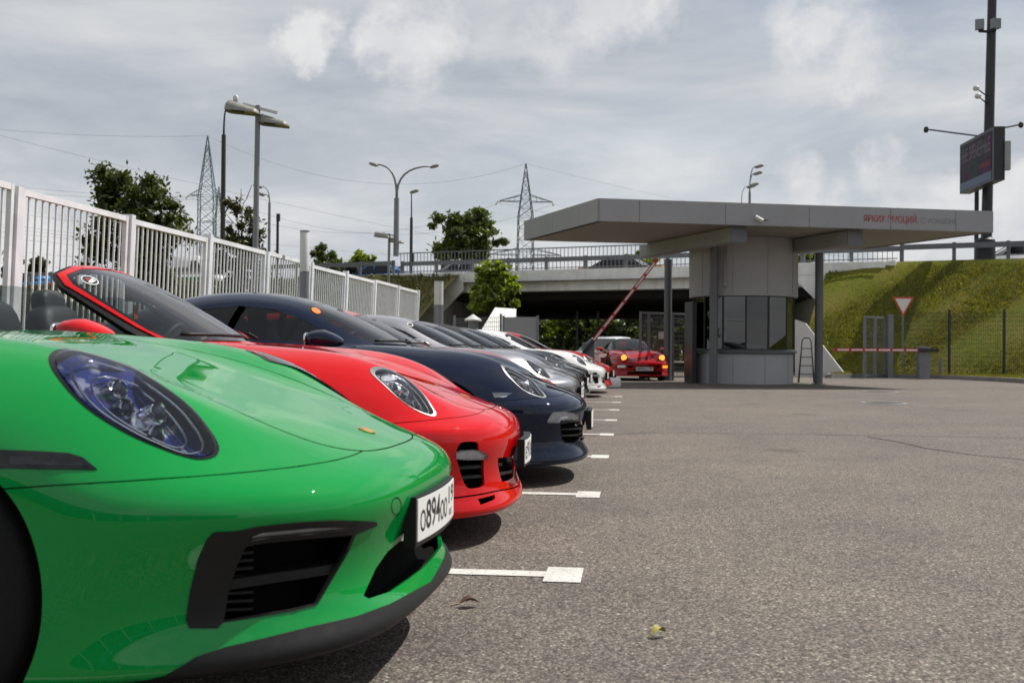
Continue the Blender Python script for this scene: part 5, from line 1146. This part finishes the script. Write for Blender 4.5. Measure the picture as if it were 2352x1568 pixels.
def feat_mid(S):
    f = {}
    f['headlight'] = ('light', hl_clip(S, K3((1690, 452), (1730, 450), (1790, 480), (1850, 530), (1900, 580), (1937, 622), (1920, 630), (1870, 615), (1810, 585), (1760, 540), (1715, 495))), M_BUCKET, .88, M_GREYRING)
    f['fog_lamp'] = ('lamp', S.uv(K3((1940, 757), (1960, 720), (1975, 703), (2050, 700), (2115, 722), (2118, 746), (2010, 750), (2000, 764), (1945, 763))))
    f['intake1'] = ('hole', S.uv(K3((2012, 770), (2060, 760), (2135, 752), (2138, 790), (2115, 845), (2090, 866), (2045, 868), (2020, 850))))
    f['side_marker'] = ('lamp', S.uv(K3((1645, 602), (1700, 603), (1755, 606), (1720, 625), (1660, 628))))
    for i, (a, b) in enumerate((((2013, 798), (2130, 790)), ((2016, 832), (2115, 826)))): f['slat%d' % i] = ('slat', S.uv(K3(a, b)), .005, .006, .05)
    f['centre_intake'] = ('hole', np.array([(-.2, 4.7), (1.7, 4.75), (2.0, 5.1), (1.9, 5.7), (1.6, 5.95), (-.2, 6.0)]))
    for i, v in enumerate((5.05, 5.4, 5.72)): f['slat%d' % (i+5)] = ('slat', np.array([(.0, v), (.9, v), (1.8, v)]), .005, .006, .04)
    return f
def ptext(a, b, c, d):
    """Russian plate: letter, three digits, two letters, region: (text, height, left edge, base, width)"""
    return [(a, .058, .240, -.034, .046), (b, .080, .188, -.034, .155), (c, .058, .026, -.034, .104), (d, .052, -.112, -.004, .115), ('RUS', .020, -.125, -.040, .055)]
GRP = 'sports cars parked nose-out along the fence'
oval = lambda K, cx, cy, rx, ry, t, n=14: K(*[(cx+rx*math.cos(a)*math.cos(t)-ry*math.sin(a)*math.sin(t), cy+rx*math.cos(a)*math.sin(t)+ry*math.sin(a)*math.cos(t)) for a in np.linspace(0, 2*math.pi, n, endpoint=False)])
M_STW = plain('sticker_white', (.75, .75, .75), .4); M_STB = plain('sticker_black', (.02, .02, .022), .4); M_STO = plain('sticker_orange', (.85, .22, .03), .4); M_STR = plain('sticker_red', (.4, .02, .03), .4)
build_car('sports_car', 'bright green sports car filling the foreground, its nose nearest the camera', GRP, Place(-.515, 3.27, R(-1.5)), P_GREEN, 'late', feat_green, 'coupe', 2, (.432, .038, .22, ptext('О', '894', 'ОО', '19'), 2), rim=M_RIMD, cab=.45)
S_, D_, RED, L_ = build_car('sports_car', 'red open-top sports car with its side window up, between the green and navy cars', GRP, Place(-.555, 5.78, R(2.5)), P_RED, 'mid', feat_turbo, 'cabrio', 2, (.395, -.035, .22, ptext('Е', '911', 'ЕЕ', '97'), 2), dome_z=1.14, cab=.12,
    extra={'stickers': [('windscreen_sticker', oval(K2, 755, 340, 78, 33, .30), M_STW, .002), ('sticker_centre', oval(K2, 755, 340, 68, 26, .30), M_STB, .003), ('sticker_mark', oval(K2, 735, 335, 22, 10, .4), M_STR, .004), ('sticker_stroke', K2((740, 355), (775, 325), (790, 330), (760, 352), (790, 340), (805, 345), (770, 365)), M_STW, .004)]})
MB().box(L_(1.90, .06, 1.16), (.01, .055, .045)).build('dash_camera', M_BLACK, RED); MB().box(L_(1.86, .10, 1.06), (.004, .025, .035)).build('hanging_tag', M_STO, RED); MB().box(L_(1.86, .10, .99), (.004, .03, .03)).build('hanging_tag', M_STB, RED)
V_, F_ = sup(L_(1.50, .15, .895), (.10, .30, .025), .7, .6, 18, 6); MB().add(V_, F_).build('red_dash_cloth', M_REDLEATH, RED, smooth=True)
build_car('sports_car', 'navy blue coupe with an orange dot sticker on its windscreen', GRP, Place(-.31, 8.25, R(3)), P_NAVY, 'mid', feat_mid, 'coupe', 2, (.41, -.02, .22, [], 0),
    extra={'stickers': [('windscreen_sticker', oval(K44, 1247, 203, 44, 22, .45), M_STO, .003)]})
S_ref = Surf(body_net('mid')[0]); S_ref.table(Place(-.31, 8.25, R(3))); F_MID = feat_mid(S_ref)
S_ref = Surf(body_net('mid')[0]); S_ref.table(Place(-.555, 5.78, R(2.5))); F_TURBO = feat_turbo(S_ref)
rest = [
 ('red coupe mostly hidden behind the navy coupe, only roof and screen showing', -.66, 10.8, P_RED, F_MID, 'coupe', {}),
 ('light grey coupe with a round sticker on the windscreen', -.60, 13.35, P_GREY, F_MID, 'coupe', {'st': 1}),
 ('dark grey coupe directly behind the light grey coupe', -.70, 15.6, P_DGREY, F_MID, 'coupe', {}),
 ('black soft-top sports car, second of the dark cars before the white one', -.71, 17.85, P_BLACKP, F_MID, 'soft', {'roofm': M_BLACK}),
 ('black coupe parked right beside the white car', -.74, 20.15, P_BLACKP, F_TURBO, 'coupe', {}),
 ('white coupe with a dark windscreen near the end of the row', -.50, 22.4, P_WHITE, F_TURBO, 'coupe', {'st': 2}),
 ('dark red coupe last in the row, behind the white coupe', -.43, 24.65, P_REDW, F_MID, 'coupe', {})]
for lb, x, y, pm_, ft, tp, ex in rest:
    st = {1: [('windscreen_sticker', oval(K4, 368, 211, 24, 13, .3), M_STW, .003), ('sticker_centre', oval(K4, 368, 211, 17, 9, .3), M_STB, .004)], 2: [('windscreen_sticker', oval(K4, 1096, 308, 14, 8, .3), M_STW, .003)]}.get(ex.get('st'))
    build_car('sports_car', lb, GRP, Place(x, y), pm_, 'mid', ft, tp, 1, (.41, -.03, .22, [('ООО', .07, .2, -.034, .30)], 0), roofm=ex.get('roofm'), extra={'stickers': st} if st else None)
# ------------------------------------------------------------------ the older red car driving in, and traffic on the raised road
def old_net(N):
    N = N.copy()
    for r_, c, x, y, z in ((10, 2, .15, .40, .585), (10, 3, .17, .55, .625), (10, 4, .20, .67, .625), (10, 5, .30, .77, .58), (11, 2, .23, .40, .63), (11, 3, .215, .55, .735), (11, 4, .25, .665, .735), (11, 5, .34, .775, .685), (11, 6, .50, .84, .64),
                           (12, 3, .34, .535, .80), (12, 4, .39, .645, .81), (12, 5, .48, .765, .76), (13, 3, .56, .52, .832), (13, 4, .62, .63, .85), (13, 5, .70, .75, .81)): N[r_, c] = (x, y, z)
    return N
P_OLD = paint('paint_old_red', (.36, .004, .007))
pn = ground(1480, 875.0); pn = np.array([pn[0]+.0, pn[1]])
hd = R(-77)
M_LIT = emis('headlamp_lit', (1.0, .46, .08), 1.5); M_IND = emis('indicator_lit', (1.0, .30, .02), 1.8)
S9, D9, OLD, L9 = build_car('sports_car', 'older red cabriolet driving in with round headlights lit, left of the booth', None, Place(pn[0], pn[1], hd, 0, (1, .94, 1)), P_OLD, 'mid', {}, 'soft', 1, (.36, -.03, .15, ptext('М', '808', 'СА', '797'), 2), roofm=M_BLACK, net_f=old_net, glassm=M_GLASSD)
for sy in (1, -1):
    h = empty('headlight', (-.205, -sy*.575, .69), 0, OLD)
    MB().lathe([(.098, -.05), (.104, .0), (.092, .012)], 24, axis='X').build('headlight_ring', P_OLD, h, angle=40); MB().lathe([(.088, .004), (.08, .02), (.045, .03), (0, .034)], 24, axis='X').build('lens', M_LIT, h, smooth=True)
    MB().box((-.15, -sy*.64, .425), (.075, .12 if sy > 0 else .06, .036), -sy*.5).build('bumper_lamp', M_LED if sy > 0 else M_IND, OLD); MB().box((-.035, -sy*.42, .425), (.03, .06, .028)).build('bumper_vent', M_DARK, OLD)
MB().box((-.0, 0, .245), (.03, .52, .028)).build('bumper_slot', M_DARK, OLD)
M_BGW = plain('traffic_white', (.72, .72, .72), .3, var=.05, Coat_Weight=.6); M_BGG = plain('traffic_silver', (.40, .41, .43), .3, .5, var=.05); M_BGY = plain('traffic_yellow', (.75, .36, .02), .35, var=.08); M_BGB = plain('traffic_blue', (.02, .08, .22), .3, var=.08); M_BGK = plain('traffic_black', (.015, .016, .018), .25, var=.1); M_BGGR = plain('traffic_green', (.02, .22, .06), .4)
SHAPES = {'sedan': ([(0, .30), (.02, .62), (.25, .74), (1.15, .90), (3.75, .96), (4.45, .92), (4.5, .55), (4.45, .30)], [(1.05, .88), (1.85, 1.40), (2.2, 1.46), (3.0, 1.44), (3.95, .94)], (.75, 3.6), .31),
          'suv': ([(0, .35), (.02, .80), (.2, .95), (1.1, 1.05), (4.3, 1.10), (4.5, 1.05), (4.52, .60), (4.45, .35)], [(1.0, 1.02), (1.65, 1.58), (2.1, 1.66), (3.8, 1.64), (4.42, 1.08)], (.85, 3.65), .35),
          'van': ([(0, .35), (.02, .85), (.35, 1.10), (.9, 1.2), (5.5, 1.2), (5.6, 1.1), (5.6, .5), (5.5, .35)], [(.75, 1.18), (1.5, 2.05), (2.0, 2.35), (5.4, 2.42), (5.58, 2.2), (5.58, 1.15)], (1.0, 4.5), .34)}
def s_at(px, d):
    r_ = ray(px, 600); m_ = np.array([[r_[0], -E1[0]], [r_[1], -E1[1]]]); b_ = Q0+NN*d-CAMP[:2]; return np.linalg.solve(m_, b_)[1]
def traffic(lb, px, d, shape, mat, flip=False, z=None, stripe=None, base=None, ends=None):
    lo_, up_, ax, wr = SHAPES[shape]; W_ = .86; z = DECK-.49 if z is None else z
    if base is None: s = s_at(px, d); p = rp(s, d, z); an = math.atan2(E1[1], E1[0])
    else: p = (base[0], base[1], z); an = base[2]
    o = empty('passing_car' if shape != 'van' else 'passing_van', p, an+(math.pi if flip else 0)); tag(o, lb, 'van' if shape == 'van' else 'car', 'traffic on the raised road' if base is None else None)
    def loft(nm, poly, w0, w1, z0, z1, m_):
        V = []; n = len(poly)
        for sy in (-1, 1):
            for x, zz in poly: t = (zz-z0)/(z1-z0); V.append((x-2.2, sy*(w0+(w1-w0)*t), zz))
        q = MB().add(V, [tuple(range(n)), tuple(range(2*n-1, n-1, -1))] + [(i, n+i, n+(i+1) % n, (i+1) % n) for i in range(n)]).build(nm, m_, o)
        bm_ = bmesh.new(); bm_.from_mesh(q.data); bmesh.ops.bevel(bm_, geom=list(bm_.edges), offset=.05, segments=2, affect='EDGES', clamp_overlap=True); bm_.to_mesh(q.data); bm_.free()
        q.data.polygons.foreach_set('use_smooth', [True]*len(q.data.polygons)); return q
    zt = max(q[1] for q in up_); zb = min(q[1] for q in up_)
    loft('body', lo_, W_, W_*.96, .3, 1.1, mat); cab_ = loft('cabin', up_, W_*.95, W_*.72, zb, zt, mat)
    cx = np.mean([q[0] for q in up_]); cz = zb+(zt-zb)*.52; wz = (zt-zb)
    if shape != 'van':
        for x0, x1 in ((up_[0][0]+.55, cx-.05), (cx+.05, up_[-1][0]-.55)):
            for sy in (-1, 1):
                w0, w1 = W_*.95-W_*.23*.12+.012, W_*.95-W_*.23*.86+.012
                V = [(x0-2.2-.05, sy*w0, zb+.12*wz), (x1-2.2+.02, sy*w0, zb+.12*wz), (x1-2.2-.12*(x1 > cx), sy*w1, zb+.86*wz), (x0-2.2+.38*(x0 < cx), sy*w1, zb+.86*wz)]
                MB().prism(V, (0, -sy*.01, 0)).build('side_window', M_GLOSSBLK, cab_)
    else:
        for sy in (-1, 1): MB().prism([(1.15-2.2, sy*(W_*.93), 1.3), (2.1-2.2, sy*W_*.93, 1.3), (2.1-2.2, sy*W_*.80, 2.0), (1.6-2.2, sy*W_*.80, 2.0)], (0, sy*.03, 0)).build('side_window', M_GLOSSBLK, cab_)
        if stripe:
            for sy in (-1, 1): MB().b2((-2.1, sy*(W_+.0)-.01, .75), (3.2, sy*W_+.01, 1.0)).build('colour_stripe', stripe, o)
    if ends:
        for x0, x1 in ((.0, .55), (3.95, 4.52)): MB().b2((x0-2.2, -W_-.012, .5), (x1-2.2, W_+.012, .93)).build('yellow_end', ends, o)
    a, b = up_[0], up_[1]
    MB().add([(a[0]-2.2+.06, -W_*.84, a[1]+.07), (a[0]-2.2+.06, W_*.84, a[1]+.07), (b[0]-2.2-.05, W_*.68, b[1]-.04), (b[0]-2.2-.05, -W_*.68, b[1]-.04)], [(0, 1, 2, 3)]).build('windscreen', M_GLOSSBLK, cab_).location = (-.02, 0, .02)
    for x in ax:
        for sy in (-1, 1):
            w_ = MB().lathe([(0, -.09), (wr*.62, -.10), (wr, -.09), (wr, .09), (wr*.62, .10), (0, .09)], 18, axis='Y', origin=(x-2.2, sy*(W_-.08), wr)).build('wheel', M_RUB, o, angle=40)
    for sy in (-1, 1):
        MB().box((-2.17, sy*.6, .66), (.04, .16, .06)).build('front_lamp', M_LED, o); MB().box((lo_[-2][0]-2.2-.02, sy*.62, .75), (.04, .13, .08)).build('tail_lamp', M_RED, o)
    return o
traffic('silver grey saloon crossing the bridge behind the balusters', 1062, -4.0, 'sedan', M_BGG)
traffic('dark car with yellow ends crossing the bridge near the boom tip', 1440, -4.0, 'sedan', M_BGK, True, ends=M_BGY)
traffic('white saloon on the raised road at the far right', 2345, -3.2, 'sedan', M_BGW)
traffic('black car on the raised road behind the end of the fence', 800, -5.0, 'sedan', M_BGK)
traffic('dark blue car following the black car on the raised road', 868, -4.0, 'sedan', M_BGB)
traffic('white van with a green stripe seen through the fence', 455, -4.0, 'van', M_BGW, True, stripe=M_BGGR)
traffic('bright blue car on the raised road at the far left behind the fence', 75, -3.0, 'sedan', plain('traffic_light_blue', (.03, .22, .50), .3, var=.06))
bp = at_depth(1402, 815, 47); traffic('white car waiting behind the older red cabriolet', 0, 0, 'sedan', M_BGW, base=(bp[0]-.1, bp[1], R(62)), z=0)
# ------------------------------------------------------------------ trees, shrubs, grass
def leaf_mat(name, a, b, tr=.35):
    t = NT(name); n = t.noise(1.6, 4, .6); i = t.n('NewGeometry'); rp_ = i.outputs['Random Per Island']
    c = t.mix(t.ramp(n, [(.3, 0.0), (.7, 1.0)]), a, b); c = t.mix(1.0, c, t.ramp(rp_, [(0.0, .55), (.5, 1.0), (1.0, 1.45)]), 'MULTIPLY')
    d = t.n('BsdfDiffuse', Color=c); tl = t.n('BsdfTranslucent', Color=t.mix(1.0, c, (1.25, 1.2, .6), 'MULTIPLY')); gl = t.n('BsdfGlossy', Roughness=.45, Color=(.9, .95, .9))
    m1 = t.n('MixShader'); t.set(m1.inputs[0], tr); t.set(m1.inputs[1], d); t.set(m1.inputs[2], tl)
    m2 = t.n('MixShader'); t.set(m2.inputs[0], .05); t.set(m2.inputs[1], m1); t.set(m2.inputs[2], gl); t.t.links.new(m2.outputs[0], t.out.inputs[0]); return t.m
LM_DARK = leaf_mat('leaf_dark', (.036, .054, .012), (.075, .10, .020), .45); LM_MID = leaf_mat('leaf_mid', (.050, .080, .014), (.105, .14, .026), .45); LM_LIGHT = leaf_mat('leaf_light', (.13, .19, .015), (.26, .33, .03), .6); LM_OLIVE = leaf_mat('leaf_olive', (.045, .05, .014), (.085, .085, .022))
M_BARK = plain('bark', (.060, .048, .036), .9, var=.4, scale=8, bump=.02, bscale=25)
def tree(lb, base, blobs, leafm, n_clump, n_leaf, ls, seed, trunk_r=.12, kindname='tree', twigs=0, spread=.34):
    """blobs: ellipsoids (centre, radii) of the crown relative to the base; clumps of leaf faces with gaps between them"""
    rng = np.random.default_rng(seed); o = empty(kindname, tuple(base)); tag(o, lb, 'tree' if kindname == 'tree' else 'shrub')
    vol = np.array([np.prod(r_) for c, r_ in blobs]); vol = vol/vol.sum(); C = []
    while len(C) < n_clump:
        k = rng.choice(len(blobs), p=vol); c, r_ = blobs[k]; v = rng.normal(size=3); v /= np.linalg.norm(v); C.append(np.array(c)+v*np.array(r_)*rng.uniform(.35, 1.0)**.5)
    C = np.array(C); avg = np.mean([np.mean(r_) for c, r_ in blobs])
    sz = avg*spread*rng.uniform(.35, 1.3, len(C))
    ids = np.repeat(np.arange(len(C)), n_leaf); d = rng.normal(size=(len(ids), 3)); d /= np.linalg.norm(d, axis=1, keepdims=True); rad = np.abs(rng.normal(size=len(ids)))*.62
    P = C[ids]+d*(sz[ids]*rad)[:, None]*[1, 1, .72]
    n = rng.normal(size=P.shape)+[0, 0, .7]; n /= np.linalg.norm(n, axis=1, keepdims=True); a = np.cross(n, rng.normal(size=P.shape)); a /= np.linalg.norm(a, axis=1, keepdims=True); b = np.cross(n, a)
    L_ = ls*rng.uniform(.6, 1.35, len(P)); w = L_*.42
    V = np.stack([P-a*L_[:, None]*.5, P+b*w[:, None]*.5+n*w[:, None]*.12, P+a*L_[:, None]*.5, P-b*w[:, None]*.5+n*w[:, None]*.12], 1).reshape(-1, 3)
    me = bpy.data.meshes.new('crown'); nq = len(P); me.vertices.add(nq*4); me.vertices.foreach_set('co', V.astype(np.float32).ravel()); me.loops.add(nq*4); me.loops.foreach_set('vertex_index', np.arange(nq*4, dtype=np.int32)); me.polygons.add(nq); me.polygons.foreach_set('loop_start', np.arange(0, nq*4, 4, dtype=np.int32)); me.update(calc_edges=True); me.validate()
    link('crown', me, leafm, o)
    top_ = C[:, 2].max(); cen = C.mean(0); tk = MB(); hh = max(.3, C[:, 2].min()*.6+cen[2]*.4)
    pts = [np.array([0, 0, -.2]), np.array([cen[0]*.15, cen[1]*.15, hh*.5]), np.array([cen[0]*.5, cen[1]*.5, hh]), np.array([cen[0], cen[1], (hh+top_)/2]), np.array([cen[0], cen[1], top_*.96])]
    tk.tube([tuple(p) for p in pts], [trunk_r*1.2, trunk_r, trunk_r*.75, trunk_r*.4, trunk_r*.1], 9); tk.build('trunk', M_BARK, o, smooth=True)
    for i in rng.choice(len(C), min(len(C), 14), replace=False):
        t0 = rng.uniform(.35, .9); s = pts[2]+(pts[3]-pts[2])*t0; e = C[i]; m_ = (s+e)/2+[0, 0, -.08*np.linalg.norm(e-s)]
        MB().tube([tuple(s), tuple(m_), tuple(e)], [trunk_r*.35, trunk_r*.22, trunk_r*.06], 6).build('limb', M_BARK, o, smooth=True)
    if twigs:
        q = MB()
        for i in range(twigs):
            s = np.array([rng.uniform(-.25, .25), rng.uniform(-.2, .2), top_*rng.uniform(.75, .95)])
            for k in range(4):
                e = s+rng.normal(size=3)*[.16, .16, .12]+[0, 0, .22]; q.tube([tuple(s), tuple(e)], [.016, .008], 5, cap=False); s = e if rng.random() < .7 else s
        q.build('bare_twigs', M_BARK, o)
    return o
def atg(px, Z, z): p = at_depth(px, 800, Z); return (p[0], p[1], z)
b = atg(300, 31, -.1)
tree('broad dark tree with ragged crown behind the first fence panels', b, [((-.05, 0, 5.0), (1.0, .9, .85)), ((.55, .2, 4.25), (.95, .9, .8)), ((-.45, 0, 3.9), (.9, .8, .75)), ((.1, .1, 3.1), (1.1, 1, .8)), ((-1.15, -.1, 3.35), (.55, .4, .35)), ((1.1, .1, 4.0), (.5, .4, .4)), ((-.6, 0, 5.3), (.5, .4, .4)), ((.2, 0, 2.0), (.9, .9, .8)), ((.1, 0, 5.6), (.45, .4, .4))], LM_DARK, 150, 190, .19, 11, .13, spread=.46)
b = atg(556, 35, -.1)
tree('half-bare olive tree with dead top twigs behind the tall lamp post', b, [((-.05, 0, 4.6), (.55, .5, .75)), ((-.2, 0, 3.6), (.75, .6, .8)), ((.25, 0, 3.2), (.75, .6, .7)), ((-.45, 0, 5.2), (.25, .2, .3)), ((.0, 0, 2.3), (.8, .6, .6))], LM_OLIVE, 80, 140, .16, 12, .12, twigs=9, spread=.42)
def far_tree(lb, px, py_top, py_bot, wpx, Z, z0, leafm, seed, nc=50, nl=70, k=.55, kn='tree'):
    """tree given by its outline in the picture at a distance Z"""
    t_ = at_depth(px, py_top, Z); bt = at_depth(px, py_bot, Z); W_ = wpx/2650*Z/2; H_ = t_[2]-z0; hb = max(.0, bt[2]-z0); rng = np.random.default_rng(seed); cz = (H_+hb)/2; rz = (H_-hb)/2
    bl = [((0, 0, cz), (W_*.62, W_*.6, rz*.78)), ((0, 0, hb+rz*1.55), (W_*.45, W_*.45, rz*.42))]
    if kn == 'shrub': bl += [((math.cos(a)*W_*.45, math.sin(a)*W_*.4, hb+rz*.45), (W_*.5, W_*.45, rz*.5)) for a in (0.3, 2.2, 4.1)]
    for i in range(5): a = rng.uniform(0, 6.28); bl.append(((math.cos(a)*W_*.62, math.sin(a)*W_*.5, cz+rng.uniform(-.5, .45)*rz), (W_*.40, W_*.38, rz*.38)))
    return tree(lb, (t_[0], t_[1], z0), bl, leafm, int(nc*1.3), int(nl*1.9), Z*.0052, seed, W_*.07, kn, spread=.42)
far_tree('large round dark tree standing beyond the bridge left of the pylon', 1075, 478, 622, 190, 105, DECK-.2, LM_MID, 21, 75, 110)
far_tree('light green bush growing in front of the bridge edge', 1132, 598, 712, 122, 53.5, 1.9, LM_LIGHT, 22, 80, 120, kn='shrub')
far_tree('round green shrub on the raised road left of the lamp posts', 748, 560, 650, 85, 66, 3.6, LM_MID, 23, 40, 70, kn='shrub')
far_tree('low spreading shrub on the raised road behind the far fence panels', 838, 578, 660, 115, 70, 3.4, LM_LIGHT, 24, 44, 70, kn='shrub')
far_tree('low pale shrub beside the double-arm lamp on the raised road', 930, 628, 665, 90, 74, 3.6, LM_LIGHT, 29, 30, 50, kn='shrub')
far_tree('small tree behind the first fence panel at the far left', 85, 585, 660, 60, 90, 3.8, LM_DARK, 25, 30, 50)
far_tree('narrow dark tree at the left picture edge behind the fence', 28, 552, 660, 42, 88, 3.8, LM_DARK, 26, 26, 50)
far_tree('small light tree above the bridge behind the boom tip', 1470, 578, 640, 95, 110, DECK, LM_LIGHT, 27, 34, 50)
far_tree('small light tree between booth and right column above the bridge', 1850, 572, 625, 60, 100, DECK, LM_LIGHT, 28, 30, 50)
for i, (px, w, lm, h) in enumerate(((1215, 120, LM_MID, 690), (1290, 130, LM_LIGHT, 670), (1360, 120, LM_MID, 660), (1430, 130, LM_DARK, 665), (1500, 130, LM_MID, 660), (1575, 140, LM_DARK, 670), (1330, 110, LM_MID, 680), (1450, 120, LM_LIGHT, 680))):
    far_tree('%s green bush beyond the underpass, %s' % (('bright', 'dark')[i % 2], ('behind the grey sheet gate', 'left of the boom foot', 'above the boom foot', 'above the white waiting car', 'behind the mesh gate', 'behind the booth door', 'low at the left of the opening', 'low behind the older red car')[i]), px, h, 852, w*1.25, 104+3*(i % 3), -.1, lm, 40+i, 46, 70, kn='shrub')
def grass(name, n, fn, hgt, seed, lb, mat):
    rng = np.random.default_rng(seed); P = fn(rng, n); a = rng.uniform(0, 6.28, n); w = hgt*.18*rng.uniform(.6, 1.3, n); h = hgt*rng.uniform(.4, 1.3, n); lean = rng.normal(size=(n, 2))*h[:, None]*.35
    d = np.stack([np.cos(a)*w, np.sin(a)*w, np.zeros(n)], 1); T_ = P+np.concatenate([lean, h[:, None]], 1); V = np.stack([P-d, P+d, T_], 1).reshape(-1, 3)
    me = bpy.data.meshes.new(name); me.vertices.add(n*3); me.vertices.foreach_set('co', V.astype(np.float32).ravel()); me.loops.add(n*3); me.loops.foreach_set('vertex_index', np.arange(n*3, dtype=np.int32)); me.polygons.add(n); me.polygons.foreach_set('loop_start', np.arange(0, n*3, 3, dtype=np.int32)); me.update(calc_edges=True)
    return tag(link(name, me, mat), lb, kind='stuff')
# the wood beyond the underpass: one mass of leaves
def wood(rng, n):
    x = rng.uniform(-22, 22, n); d = rng.uniform(0, 8, n); h = 5.5+1.6*np.sin(x*.7)+.9*np.sin(x*1.9+1); z = h*rng.uniform(0, 1, n)**.8; k = np.round(np.stack([x/1.1, d/2, z/.9], 1)); x = x+np.sin(k[:, 0]*3+k[:, 2]*5)*.35; return np.stack([x, 118+d, z], 1)
grass('woodland', 45000, wood, .55, 9, 'sunlit leafy wood seen through the underpass', LM_LIGHT)
# grass blades on the slope and the verge: one mass
GM = leaf_mat('grass_blade', (.12, .125, .007), (.25, .23, .018), .4)
def slope_pts(rng, n):
    s = rng.uniform(.3, 26, n); t = rng.uniform(0, 1, n); d = 1.1+5.6*t; z = .14+(DECK-.30)*(1-t)-.02
    p = Q0[None]+E1[None]*s[:, None]+NN[None]*d[:, None]; k = np.sin(s*1.3)*np.sin(d*1.9+s)+rng.normal(size=n)*.6 > -.5; return np.concatenate([p, z[:, None]], 1)
grass('grass', 90000, slope_pts, .11, 5, 'short grass on the sunlit embankment', GM)
def verge_pts(rng, n):
    i = rng.integers(0, len(vb)-1, n); t, u = rng.uniform(0, 1, (2, n)); A = np.array([v[0] for v in vb]); B = np.array([v[1] for v in vb]); a = A[i]+(A[i+1]-A[i])*t[:, None]; b = B[i]+(B[i+1]-B[i])*t[:, None]; p = a+(b-a)*(.04+.96*u)[:, None]; return np.concatenate([p, np.full((n, 1), .10)], 1)
grass('grass', 16000, verge_pts, .10, 6, 'short grass on the verge behind the kerb', GM)
def slope_l(rng, n):
    s = rng.uniform(-60, -17.8, n); t = rng.uniform(0, 1, n); d = 1.4+7.6*t; z = DECK-.14-(DECK-.2)*t; p = Q0[None]+E1[None]*s[:, None]+NN[None]*d[:, None]; return np.concatenate([p, z[:, None]], 1)
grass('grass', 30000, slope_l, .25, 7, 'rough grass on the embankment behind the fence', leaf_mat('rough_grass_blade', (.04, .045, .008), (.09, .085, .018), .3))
# ------------------------------------------------------------------ showroom behind the camera, seen only in reflections
M_SHOWG = plain('showroom_glass', (.05, .07, .08), .05, .0, var=.1); M_SHOWW = plain('showroom_white', (.66, .67, .68), .4, var=.06, scale=.6); M_SHOWB = plain('showroom_blue', (.03, .10, .42), .4)
sh_ = empty('showroom', (6, -30, 0)); tag(sh_, 'white and glass showroom behind the viewer, mirrored in the booth windows', 'building')
MB().b2((-26, -12, 0), (26, 0, 7.5)).build('main_block', M_SHOWW, sh_); MB().b2((-26.2, -12.2, 7.5), (26.2, .4, 8.2)).build('roof_edge', M_SHOWW, sh_); MB().b2((-26, .0, 5.4), (26, .12, 5.9)).build('blue_band', M_SHOWB, sh_)
for i in range(9):
    x = -25.6+5.7*i
    for z0, z1 in ((.3, 5.2), (6.05, 7.2)): MB().b2((x, .0, z0), (x+5.4, .05, z1)).build('window_pane', M_SHOWG, sh_)
